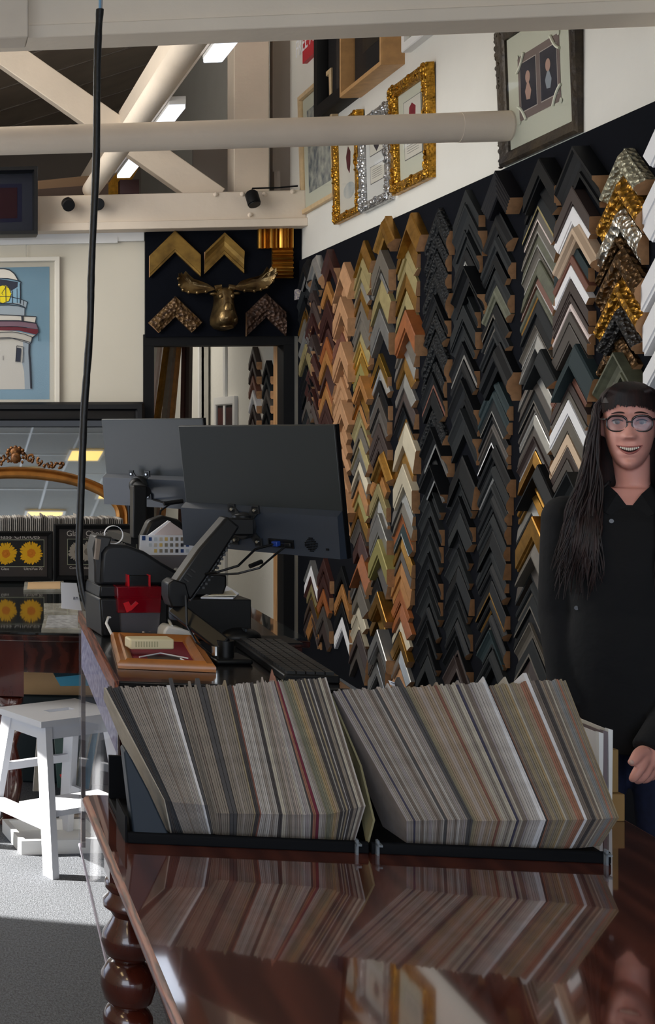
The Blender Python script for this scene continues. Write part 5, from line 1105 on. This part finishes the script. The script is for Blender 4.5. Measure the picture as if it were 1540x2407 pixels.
def boards(seq, ctrl, side, tab, skip_first_face=None):
    """ctrl rows: fraction, bottom px (x,y), front corner px (x,y), top px (x,y)"""
    R_ = random.Random(side == 'left'); sq = []
    for i, c in enumerate(seq):
        sq.append(c)
        if c in tw and i not in tab and R_.random() < .5: sq.append(c)
        if i in tab: tab2[side, len(sq)-1] = tab[i]
    seq = sq; tab = {k[1]: v for k, v in tab2.items() if k[0] == side}; n = len(seq)
    wts = [1.8 if (c in ('maroon', 'bright white') or (c == 'dark slate')) else R_.choice((.8, 1, 1, 1.1)) for c in seq]; tot = sum(wts); acc = 0
    def lerp(f):
        for i in range(len(ctrl)-1):
            f0, f1 = ctrl[i][0], ctrl[i+1][0]
            if f <= f1 or i == len(ctrl)-2:
                q = (f-f0)/(f1-f0); return [tuple(a+(b-a)*q for a, b in zip(ctrl[i][k], ctrl[i+1][k])) for k in (1, 2, 3)]
    count = {}
    for i, c in enumerate(seq):
        f = (acc+.0)/tot; g = (acc+wts[i]*R_.choice((.8, .86, .9)))/tot; acc += wts[i]
        vs = []
        ex_ = R_.uniform(-.003, .003); tall = R_.uniform(-.003, .003)+(tab.get(i, 0))
        for fr_ in (f, g):
            b, k, t = lerp(fr_)
            pb = onY(b[0], b[1], FY+.040); pk = onY(k[0], k[1], FY+.004+ex_*.6); pt = onY(t[0], t[1], FY+.185)
            pb.z = max(pb.z, FZ+.0125) if 0 else pb.z
            # plane x = A + B*y + C*z through the three points
            import itertools
            y1_, z1_, x1_ = pb.y, pb.z, pb.x; y2_, z2_, x2_ = pk.y, pk.z, pk.x; y3_, z3_, x3_ = pt.y, pt.z, pt.x
            det = (y2_-y1_)*(z3_-z1_)-(y3_-y1_)*(z2_-z1_)
            Bc = ((x2_-x1_)*(z3_-z1_)-(x3_-x1_)*(z2_-z1_))/det; Cc = ((y2_-y1_)*(x3_-x1_)-(y3_-y1_)*(x2_-x1_))/det
            Ac = x1_-Bc*y1_-Cc*z1_
            dt = Vector((0, pt.y-pk.y, pt.z-pk.z)).normalized()
            q = [(pb.y, pb.z), (pk.y, pk.z), (pt.y+dt.y*tall, pt.z+dt.z*tall), (pt.y+.035+dt.y*tall, pt.z-.03+dt.z*tall), (pb.y+.09, pb.z-.0)]
            vs.append([(Ac+Bc*y+Cc*z, y, z) for y, z in q])
        org = Vector(vs[0][0]); m_ = len(vs[0])
        allv = [Vector(p)-org for p in vs[0]+vs[1]]
        mb = MB(); mb.add(allv, [tuple(range(m_)), tuple(range(2*m_-1, m_-1, -1))]+[(j, m_+j, m_+(j+1) % m_, (j+1) % m_) for j in range(m_)])
        o = mb.build('mat_board_sample', BC[c], None, T(org)); count[c] = count.get(c, 0)+1
        total = seq.count(c)
        if total == 1: pos = 'the only one of its colour'
        else: pos = '%s from the left of its colour' % ('first' if count[c] == 1 else ORD[count[c]-1] if count[c] > 1 else '')
        tag(o, '%s mat board in the %s rack, %s' % (c, side, pos), 'mat board', 'mat board samples in the %s rack' % side)
boards(seqL(), [(0, (402, 1966), (385, 1880), (243, 1614)), (.07, (440, 1966), (408, 1886), (290, 1614)), (.27, (505, 1960), (492, 1893), (418, 1613)), (.29, (512, 1966), (506, 1912), (424, 1613)), (.47, (600, 1971), (612, 1913), (545, 1610)), (.62, (690, 1976), (690, 1915), (620, 1603)), (.80, (770, 1978), (775, 1914), (668, 1600)), (1, (834, 1980), (860, 1894), (768, 1594))], 'left',
       {0: .0, 20: .022, 26: 0.012, 28: .018, 47: .012, 35: .01, 45: .006, 56: .028, 57: .01, 81: .016})
boards(seqR(), [(0, (956, 1988), (956, 1930), (783, 1623)), (.33, (1100, 1992), (1108, 1926), (945, 1614)), (.36, (1104, 1994), (1117, 1930), (958, 1614)), (.62, (1250, 1996), (1276, 1928), (1140, 1603)), (.66, (1268, 1996), (1290, 1928), (1150, 1612)), (.86, (1360, 1994), (1400, 1926), (1265, 1600)), (1, (1412, 1988), (1456, 1922), (1330, 1598))], 'right',
       {27: .022, 22: .012, 44: .010, 52: .012, 53: .0, 60: .015, 67: .02, 37: .008})
fr = Face(870, 1985, 2.40)
o = MB().prism([fr.p(862, 1985, 2.37), fr.p(877, 1928, 2.36), fr.p(846, 1800, 2.44), fr.p(775, 1630, 2.55), fr.p(790, 1640, 2.6), fr.p(850, 1985, 2.5)], (.004, 0, 0)).build('mat_board_sample', mat('matboard_olive_face', (128, 122, 92), 0.9), None, fr.M)
tag(o, 'single olive mat board leaning alone at the right end of the left rack', 'mat board')
# price tabs sticking up
for (x, y, lab, m_) in ((925, 1612, 'small white tab with faint print sticking up in the right rack', M_paper),):
    fr = Face(x, y, 2.55); t = thing('index_tab', lab, 'tab', fr.M); slab(fr, 'tab_card', [(914, 1599), (934, 1606), (938, 1617), (918, 1610)], 2.55, .002, m_, t); slab(fr, 'tab_print', [(919, 1603), (931, 1607.5), (932, 1610), (920, 1605.5)], 2.549, .0006, mat('grey_type', (96, 100, 112), 0.7), t)

# tan box and small frames right of the rack
fr = Face(1455, 1935, 2.50); c = onZ(1455, 1930, FZ)
M_tan = mat('tan_card', (150, 118, 72), 0.7, noise=(8, 0.1))
tb_ = thing('card_box', 'tan cardboard box standing on the table right of the mat board racks', 'box', frameM(onZ(1470, 1931, FZ), RV, FV, UV)); kk = 2.545/F
B((-70*kk, 0, 0), (0, .09, 64*kk), 'lower_box', M_tan, tb_, .002); B((-78*kk, .01, 64*kk), (-7*kk, .08, 166*kk), 'upper_box', mat('tan_card2', (138, 110, 66), 0.7), tb_, .002)
for i, (dx, lab, mm) in enumerate(((0, 'outermost small white-edged frame standing behind the right rack', M_white), (-12, 'middle small frame standing behind the right rack', mat('mauve_grey_frame', (120, 108, 112), 0.5)), (-22, 'innermost small frame, its white mat catching the light, behind the right rack', M_white))):
    fr = Face(1440+dx, 1860, 2.53-.01*i); t = thing('small_frame', lab, 'picture frame', fr.M, 'small frames standing right of the rack')
    slab(fr, 'frame_edge', [(1432+dx, 1925), (1439+dx, 1925), (1441+dx, 1716+i*4), (1430+dx, 1713+i*4)], fr.D, .01, mm, t)
    mb = MB(); mb.prism([fr.p(1432+dx, 1925, fr.D), fr.p(1431+dx, 1716+i*4, fr.D), fr.p(1352+dx, 1684+i*4, fr.D+.16), fr.p(1352+dx, 1880, fr.D+.16)], (.002, .004, 0)); mb.build('frame_face', M_paper if i == 2 else mm, t)

# ================================================================== THE PERSON
M_skin = mat('skin', (228, 164, 150), 0.5, noise=(8, 0.08))
MATS['skin'].node_tree.nodes['Principled BSDF'].inputs['Subsurface Weight'].default_value = 0.12
MATS['skin'].node_tree.nodes['Principled BSDF'].inputs['Subsurface Radius'].default_value = (0.012, 0.004, 0.002)
M_shirt = mat('black_shirt_cloth', (7, 9, 14), 0.9, noise=(6, 0.2), bump=('n', 8, 0.35, 0.03)); M_jean = mat('navy_denim', (24, 34, 66), 0.85, noise=(80, 0.25))
M_hair = mat('dark_brown_hair', (44, 20, 17), 0.6, noise=(30, 0.4), rgb2=(12, 7, 8), stretch=(3, 3, 0.4))
DP = 3.38
gp = atD(1480, 1000, DP)
to_cam = Vector((-gp.x, -gp.y, 0)).normalized(); ya = -to_cam; xa = Vector((ya.y, -ya.x, 0))
PM = frameM(Vector((gp.x, gp.y, 0)), xa, ya, (0, 0, 1)); PI_ = PM.inverted()
person = thing('person', 'smiling woman with long dark hair, round glasses and a black shirt, standing behind the table', 'person', PM)
def pl(px, py, D): return PI_ @ atD(px, py, D)
SX = .86; EZ = 1.559
def interp(tab, z):
    if z <= tab[0][0]: return tab[0][1:]
    if z >= tab[-1][0]: return tab[-1][1:]
    for i in range(len(tab)-1):
        if tab[i][0] <= z <= tab[i+1][0]:
            q = (z-tab[i][0])/(tab[i+1][0]-tab[i][0]); 
            p0 = tab[max(i-1, 0)]; p1 = tab[i]; p2 = tab[i+1]; p3 = tab[min(i+2, len(tab)-1)]
            return tuple(0.5*((2*p1[k])+(p2[k]-p0[k])*q+(2*p0[k]-5*p1[k]+4*p2[k]-p3[k])*q*q+(3*p1[k]-p0[k]-3*p2[k]+p3[k])*q**3) for k in range(1, len(p1)))
HEAD = [(-.125, .010, .066, -.02), (-.120, .022, .080, -.005), (-.110, .034, .088, .01), (-.095, .044, .089, .03), (-.078, .052, .087, .05), (-.058, .058, .087, .065), (-.035, .063, .087, .075), (-.01, .066, .083, .082), (.012, .068, .084, .088), (.030, .069, .087, .092), (.048, .068, .083, .09), (.066, .063, .072, .08), (.079, .050, .052, .062), (.087, .032, .030, .038), (.090, .008, .008, .01)]
def g(x, s): return math.exp(-(x*x)/(2*s*s))
def face_disp(x, z):
    d = 0
    if z > -.05: rz = max(0, min(1, (.008-z)/.046)); d += (.003+.019*rz**1.3)*g(x, .0065+.004*rz)*(1 if z > -.040 else max(0, 1-(-.040-z)/.009))
    for s_ in (-1, 1):
        d += .0085*g(x-s_*.011, .0055)*g(z+.038, .006)
        d -= .0125*g(x-s_*.030, .014)*g(z-.0, .010)
        d += .0035*g(x-s_*.028, .016)*g(z-.020, .006)
        d += .0085*g(x-s_*.037, .014)*g(z+.036, .015)
        d -= .002*g(x-s_*.027, .006)*g(z+.056, .014)
        d += .004*g(x-s_*.030, .009)*g(z+.014, .004)
    d += .005*g(x, .020)*g(z+.064, .007); d += .0055*g(x, .018)*g(z+.083, .006); d -= .004*g(x, .02)*g(z+.094, .005); d += .006*g(x, .016)*g(z+.110, .009)
    d -= .006*g(x, .020)*g(z+.0735, .0035)
    return d
def headY(x, z):          # natural x; front surface, y negative forwards
    w, yf, yb_ = interp(HEAD, z); q = min(.999, abs(x)/w); return -(yf*(1-q**2.3)**(1/2.3))-face_disp(x, z)*max(0, 1-q**4)
def head_mesh(mb, inflate=0.0):
    nz, na = 110, 120; vs = []
    for i in range(nz):
        z = -.125+.215*i/(nz-1); w, yf, yb_ = interp(HEAD, z)
        for j in range(na):
            a_ = 2*pi*j/na; c_, s_ = cos(a_), sin(a_); p = 2.3
            x = w*abs(c_)**(2/p)*(1 if c_ > 0 else -1)
            if s_ < 0:
                y = headY(x, z)
            else: y = yb_*abs(s_)**(2/2.1)
            vs.append((x*SX, y, z+EZ))
    mb.add(vs, [(i*na+j, i*na+(j+1) % na, (i+1)*na+(j+1) % na, (i+1)*na+j) for i in range(nz-1) for j in range(na)]+[tuple(range(na))[::-1], tuple(range((nz-1)*na, nz*na))])
def loft(mb, tab, n=40, grow=0.0, sx=SX):
    vs = []
    for (z, hw, hd, cy) in tab:
        for j in range(n):
            a_ = 2*pi*j/n; c_, s_ = cos(a_), sin(a_)
            vs.append(((hw*sx+grow)*abs(c_)**.85*(1 if c_ > 0 else -1), cy+(hd+grow)*abs(s_)**.85*(1 if s_ > 0 else -1), z))
    k = len(tab)
    mb.add(vs, [(i*n+j, i*n+(j+1) % n, (i+1)*n+(j+1) % n, (i+1)*n+j) for i in range(k-1) for j in range(n)]+[tuple(range(n))[::-1], tuple(range((k-1)*n, k*n))])
def limb(mb, pts, rad, n=16):
    P = smooth_path([Vector(p) for p in pts], 4); R = []
    for i in range(len(rad)-1):
        for j in range(4): R.append(rad[i]+(rad[i+1]-rad[i])*j/4)
    R.append(rad[-1]); mb.tube(P, R, n)
    mb.ball(P[0], R[0], 14, 9); mb.ball(P[-1], R[-1], 14, 9)
TOR = [(.76, .150, .105, .01), (.84, .172, .118, .01), (.92, .168, .112, .0), (1.05, .140, .095, -.005), (1.16, .148, .102, -.012), (1.24, .158, .105, -.012), (1.30, .168, .092, .0), (1.335, .150, .075, .008), (1.365, .10, .062, .015), (1.385, .062, .055, .018)]
wr = pl(1532, 1762, 3.20); el = Vector((.215, .035, 1.02)); shl_ = Vector((.150, .01, 1.30))
wr_r = Vector((-.135, -.07, .80)); el_r = Vector((-.158, .02, 1.04)); sh_r = Vector((-.142, .01, 1.30))
def remesh(o, v, it=2, f=.5):
    m = o.modifiers.new('skin_over', 'REMESH'); m.mode = 'VOXEL'; m.voxel_size = v; m.use_smooth_shade = True
    s_ = o.modifiers.new('relax', 'SMOOTH'); s_.iterations = it; s_.factor = f
mb = MB()
head_mesh(mb)
mb.tube([(0.010, .016, 1.33), (0.008, .012, 1.40), (0.003, .008, 1.47)], [.050, .038, .042], 28)
loft(mb, TOR)
limb(mb, [shl_, (shl_+el)/2, el], [.046, .042, .036]); limb(mb, [el, (el+wr)/2, wr], [.036, .034, .024])
limb(mb, [sh_r, (sh_r+el_r)/2, el_r], [.046, .042, .036]); limb(mb, [el_r, (el_r+wr_r)/2, wr_r], [.036, .034, .024])
for s_ in (-1, 1):
    limb(mb, [(s_*.072, .01, .84), (s_*.078, .0, .64), (s_*.075, -.005, .47), (s_*.072, .02, .28), (s_*.07, .02, .08)], [.085, .072, .053, .050, .034])
    mb.ball((s_*.072, -.035, .035), (.038, .11, .034), 16, 10)
    mb.ball((s_*.069*SX, .008, EZ-.012), (.009, .016, .028), 10, 8)
# left hand, in front of the hip: palm, thumb and four fingers of different lengths
pc = pl(1527, 1783, 3.195)
limb(mb, [wr, (wr+pc)/2, pc], [.024, .027, .029])
limb(mb, [pl(1513, 1768, 3.185), pl(1502, 1772, 3.175), pl(1493, 1784, 3.168), pl(1486, 1792, 3.165)], [.017, .0135, .0115, .0095])
FG = [((1517, 1780, 3.180), (1506, 1803, 3.168), (1494, 1822, 3.166), (1488, 1831, 3.17), .0125), ((1527, 1788, 3.185), (1519, 1813, 3.176), (1507, 1829, 3.178), (1499, 1835, 3.186), .0125),
      ((1538, 1792, 3.195), (1532, 1814, 3.188), (1522, 1829, 3.192), (1513, 1834, 3.2), .012), ((1548, 1792, 3.208), (1543, 1811, 3.203), (1536, 1824, 3.207), (1528, 1829, 3.214), .0105)]
for a, b_, c, d, r in FG: limb(mb, [pl(*a), pl(*b_), pl(*c), pl(*d)], [r*1.08, r, r*.9, r*.74], 12)
# right hand hanging beside the thigh
hb_ = wr_r+Vector((0, -.01, -.07)); limb(mb, [wr_r, hb_], [.024, .032])
for i in range(4):
    x = hb_.x+(-.024+i*.016); L_ = (.072, .082, .078, .062)[i]; limb(mb, [(x, hb_.y, hb_.z-.01), (x, hb_.y-.008, hb_.z-.03-L_*.4), (x, hb_.y-.002, hb_.z-.02-L_*.8), (x, hb_.y+.012, hb_.z-.02-L_)], [.011, .010, .009, .0075], 10)
limb(mb, [hb_+Vector((.02, -.015, .04)), hb_+Vector((.042, -.03, .0)), hb_+Vector((.045, -.03, -.035))], [.014, .012, .009], 10)
body = mb.build('body', M_skin, person, None, None); remesh(body, .0036, 2, .4)
# jeans, shoes, shirt
mb = MB(); loft(mb, [(.74, .160, .118, .01), (.84, .178, .124, .01), (.96, .166, .112, .005), (1.0, .155, .105, 0)])
for s_ in (-1, 1): limb(mb, [(s_*.075, .01, .84), (s_*.082, .0, .64), (s_*.078, -.005, .47), (s_*.074, .02, .28), (s_*.072, .02, .10)], [.095, .082, .064, .060, .052])
remesh(mb.build('jeans', M_jean, person), .009)
for s_ in (-1, 1): bevel(MB().prism([(s_*.072-.042, -.14, 0), (s_*.072+.042, -.14, 0), (s_*.072+.042, .085, 0), (s_*.072-.042, .085, 0)], (0, 0, .07)).build('shoe', M_black, person), .02)
mb = MB(); SH = [(.70, .178, .132, .01), (.80, .182, .132, .01), (.92, .176, .124, .0), (1.05, .156, .110, -.005), (1.16, .162, .116, -.014), (1.24, .172, .116, -.012), (1.30, .178, .102, .0), (1.332, .156, .084, .008), (1.350, .104, .066, .014), (1.362, .060, .055, .018)]
loft(mb, SH)
cuff = el+(wr-el)*1.02
limb(mb, [shl_, (shl_+el)/2, el], [.060, .056, .052], 20); limb(mb, [el, (el+cuff)/2], [.052, .048], 20); mb.tube([(el+cuff)/2, cuff], [.048, .043], 20)
limb(mb, [sh_r, (sh_r+el_r)/2, el_r], [.060, .056, .052], 20); limb(mb, [el_r, (el_r+wr_r)/2], [.052, .046], 20); mb.tube([(el_r+wr_r)/2, wr_r], [.046, .040], 20)
remesh(mb.build('shirt', M_shirt, person), .007)
mb = MB()     # collar
for s_ in (-1, 1):
    P = [Vector((s_*.002, -.070, 1.335)), Vector((s_*.026, -.056, 1.372)), Vector((s_*.046, -.022, 1.392)), Vector((s_*.046, .03, 1.402)), Vector((s_*.02, .062, 1.404))]
    Q = [Vector((s_*.014, -.090, 1.300)), Vector((s_*.052, -.086, 1.322)), Vector((s_*.090, -.034, 1.345)), Vector((s_*.064, .035, 1.380)), Vector((s_*.02, .075, 1.384))]
    mb.add(P+Q, [(k_, k_+1, 6+k_, 5+k_) for k_ in range(4)])
co = mb.build('collar', M_shirt, person); sm = co.modifiers.new('thick', 'SOLIDIFY'); sm.thickness = .004
for (px, py) in ((1437, 1228), (1396, 1295), (1351, 1444)):
    q = pl(px, py, 3.27); tabr = interp(SH, q.z); hw, hd, cy = tabr; xq = min(.97, abs(q.x)/(hw*SX)); y = cy-hd*(1-xq**2.35)**(1/2.35)-.003
    MB().lathe([(0, -.003), (.0055, -.003), (.0055, .002), (0, .002)], (q.x, y, q.z), 14, 0, 'y').build('button', mat('grey_button', (88, 90, 96), 0.3), person)
# face: eyes, brows, lips, teeth
for s_ in (-1, 1):
    ex_, ez_ = s_*.0305, -.001; yy = headY(ex_, ez_)
    eye = MB().ball((ex_*SX, yy+.0055, EZ+ez_), (.0125*SX, .0095, .0072), 20, 12).build('eye', mat('eye_white', (214, 206, 200), 0.25), person, None, 60)
    MB().lathe([(0, -.0008), (.0052, -.0004), (.0054, .0004), (0, .001)], (ex_*SX, yy-.0042, EZ+ez_), 18, 0, 'y').build('iris', mat('iris_brown', (50, 34, 26), 0.15), eye)
    mb = MB(); mb.tube([((s_*.0305+dx)*SX, headY(s_*.0305+dx, .0)-.0035+abs(dx)*.12, EZ+.0065-dx*dx*22+0) for dx in [(-.0145+.029*i/8) for i in range(9)]], [.0009, .0015, .0018, .002, .002, .002, .0018, .0015, .0009], 6); mb.build('eyelashes', mat('lash_black', (18, 14, 14), 0.6), person)
    mb = MB(); mb.tube([((s_*(.012+.034*i/8))*SX, headY(s_*(.012+.034*i/8), .022)-.0012, EZ+.0175+.0075*sin(pi*(.25+.6*i/8))) for i in range(9)], [.002, .004, .0046, .0046, .0044, .004, .0035, .0025, .001], 8, flat=.5); mb.build('eyebrow', mat('brow', (46, 30, 28), 0.7), person)
def mpt(t, zc, w, curl): x = w*t; z = zc+curl*t*t; return (x*SX, headY(x, z)-.0012, EZ+z)
M_lip = mat('lips', (176, 104, 98), 0.45)
mb = MB(); mb.prism([mpt(i/6, -.0660, .0300, .0040) for i in range(-6, 7)]+[mpt(-i/6, -.0800, .0240, .0130) for i in range(-6, 7)], (0, .004, 0)); mb.build('mouth_opening', mat('mouth_dark', (60, 22, 24), 0.6), person)
tb = MB()
for i in range(-5, 5):
    k_ = abs(i+.5); x0_ = (i+.05)*.0049; x1_ = (i+.95)*.0049; xm = (x0_+x1_)/2; y = headY(xm, -.0655)-.0030+xm*xm*1.5; h_ = .0082-k_*.0007; zt2 = EZ-.0665+k_*k_*.00016; tb.box((x0_*SX, y, zt2-h_), (x1_*SX, y+.004, zt2))
bevel(tb.build('teeth', mat('tooth', (226, 214, 196), 0.3), person), .0009)
mb = MB(); mb.tube([mpt(i/8, -.0648, .0330, .0050) for i in range(-8, 9)], [.0007+.0021*(1-abs(i/8)**2) for i in range(-8, 9)], 8, flat=.8); mb.build('upper_lip', M_lip, person, None, 60)
mb = MB(); mb.tube([mpt(i/8, -.0812, .0325, .0200) for i in range(-8, 9)], [.0007+.0032*(1-abs(i/8)**2) for i in range(-8, 9)], 8, flat=.8); mb.build('lower_lip', M_lip, person, None, 60)
MB().ball(pl(1485, 1792, 3.158), (.005, .003, .006), 10, 6).build('thumbnail', mat('nail', (216, 180, 168), 0.3), person)
# glasses
gl = MB(); M_rim = mat('tortoise_rim', (34, 22, 26), 0.2, coat=0.5)
gy = headY(0, -.004)-.004
for s_ in (-1, 1):
    pts = []
    for i in range(33):
        a_ = 2*pi*i/32; c_, q = cos(a_), sin(a_); x = .0258*abs(c_)**.8*(1 if c_ > 0 else -1); z = .0205*abs(q)**.85*(1 if q > 0 else -1)*(1 if q > 0 else 1.0)
        pts.append(((s_*.0315+x)*SX, gy+.004+abs(s_*.0315+x)**2*3.2, EZ-.004+z))
    gl.tube(pts, [.0019+(.0011 if p[2] > EZ+.006 else 0) for p in pts], 8)
    gl.tube([(s_*.0585*SX, gy+.014, EZ+.007), (s_*.074*SX, gy+.03, EZ+.008), (s_*.078*SX, .0, EZ+.004), (s_*.073*SX, .03, EZ-.01)], [.003, .0024, .002, .002], 8)
    lens = MB(); lens.add([(0, 0, 0)]*0, []); c_ = ((s_*.0315)*SX, gy+.005+.0031, EZ-.004)
    lens.prism([Vector(p) for p in pts[:-1]], (0, .0012, 0)); lens.build('lens', mat('spectacle_lens', (120, 124, 150), 0.03, alpha=0.15, spec=1.0, ior=1.7), person)  # bluish lens colour stands in for glare on the glasses
gl.tube([(-.0075*SX, gy+.004, EZ-.001), (0, gy+.001, EZ+.001), (.0075*SX, gy+.004, EZ-.001)], .0021, 8)
gl.build('spectacle_frame', M_rim, person, None, 60)
# hair: a cap, a mass behind the neck, a fringe and many fine wavy locks
mb = MB(); R_ = random.Random(11)
nz, na = 30, 72; vs = []; fs = []
for i in range(nz):
    z = -.06+.160*i/(nz-1); w, yf, yb_ = interp(HEAD, min(z*.9, .0895)); e = .010
    for j in range(na):
        a_ = 2*pi*j/na; c_, s_ = cos(a_), sin(a_); vs.append(((w*SX+e)*c_, (yf+e*.8)*s_ if s_ < 0 else (yb_+e*1.3)*s_, EZ+z))
for i in range(nz-1):
    z = -.06+.160*i/(nz-1)
    for j in range(na):
        s_ = sin(2*pi*(j+.5)/na)
        if s_ < -.35 and z < .045: continue
        if s_ < .1 and z < .0: continue
        fs.append((i*na+j, i*na+(j+1) % na, (i+1)*na+(j+1) % na, (i+1)*na+j))
fs.append(tuple(range((nz-1)*na, nz*na))); mb.add(vs, fs)
bk = [(1.20, .135, .022, .105), (1.26, .130, .030, .100), (1.34, .112, .034, .085), (1.40, .094, .040, .070), (1.46, .084, .050, .058), (1.52, .080, .060, .052), (1.57, .078, .070, .045)]
loft(mb, bk, 32, 0, 1.0)
for i in range(150):     # fringe
    f = -1+2*i/149+R_.uniform(-.02, .02); xe_ = f*.064; ze = .041-.018*abs(f)**2.5+R_.uniform(-.003, .004)+(.009*g(f+.42, .05))
    P = [(f*.012, -.01, EZ+.103+R_.uniform(0, .002)), (f*.036*SX, -.045, EZ+.098), (xe_*.82*SX, -.080+.012*f*f, EZ+.082), (xe_*SX*1.02, headY(min(.06, abs(xe_)), .060)-.0095, EZ+.064), (xe_*SX*1.06, headY(min(.062, abs(xe_)), ze)-.006, EZ+ze)]
    mb.tube(smooth_path([Vector(p) for p in P], 4), [.0026]*13+[.0022, .0018, .0012, .0006], 5)
for i in range(560):
    s_ = -1 if i % 2 else 1; u = R_.random(); layer = R_.random()
    front = layer < .6
    rr = R_.uniform(.0016, .0036)
    top = (s_*.006, -.025+.085*u, EZ+.103)
    sidep = (s_*(.064+.014*R_.random()), (-.040+.10*u), EZ+.035+R_.uniform(-.012, .012))
    low = EZ-.375-R_.random()**2*.10 if front else EZ-.34-R_.random()*.06
    spread = .055+.115*R_.random()**.8 if front else .04+.11*R_.random()
    yv = (-.040-.060*R_.random()) if front else .07+.05*R_.random()
    ph = R_.uniform(0, 6.3); am = R_.uniform(.004, .012); fq = R_.uniform(8, 15); P = [Vector(top), Vector((s_*.040, -.02+.08*u, EZ+.084)), Vector(sidep)]
    n_ = 12; xs0 = sidep[0]
    for k_ in range(1, n_+1):
        q = k_/n_; z = sidep[2]+(low-sidep[2])*q
        wv = am*sin(ph+q*fq)*q**.4
        x = s_*(abs(xs0)+(spread-abs(xs0))*q**1.15)+wv
        if abs(x) < .066 and z > 1.42: x = s_*(.066+.006*R_.random())
        y = sidep[1]+(yv-sidep[1])*min(1, q*1.5)+am*.6*cos(ph+q*fq)
        if z < 1.36:
            tb_ = interp(SH, max(z, .8)); fr_ = -(tb_[1]*(max(0, 1-(min(.98, abs(x)/(tb_[0]*SX)))**2.3)**(1/2.3)))+tb_[2]
            y = min(y, fr_-.008-.01*R_.random()) if front else max(y, tb_[1]+.01)
        P.append(Vector((x, y, z)))
    SPt = smooth_path(P, 2); nn_ = len(SPt); mb.tube(SPt, [rr if j < nn_*.7 else rr*(1.02-(j-nn_*.7)/(nn_*.32)) for j in range(nn_)], 5)
mb.build('hair', M_hair, person, None, 70)
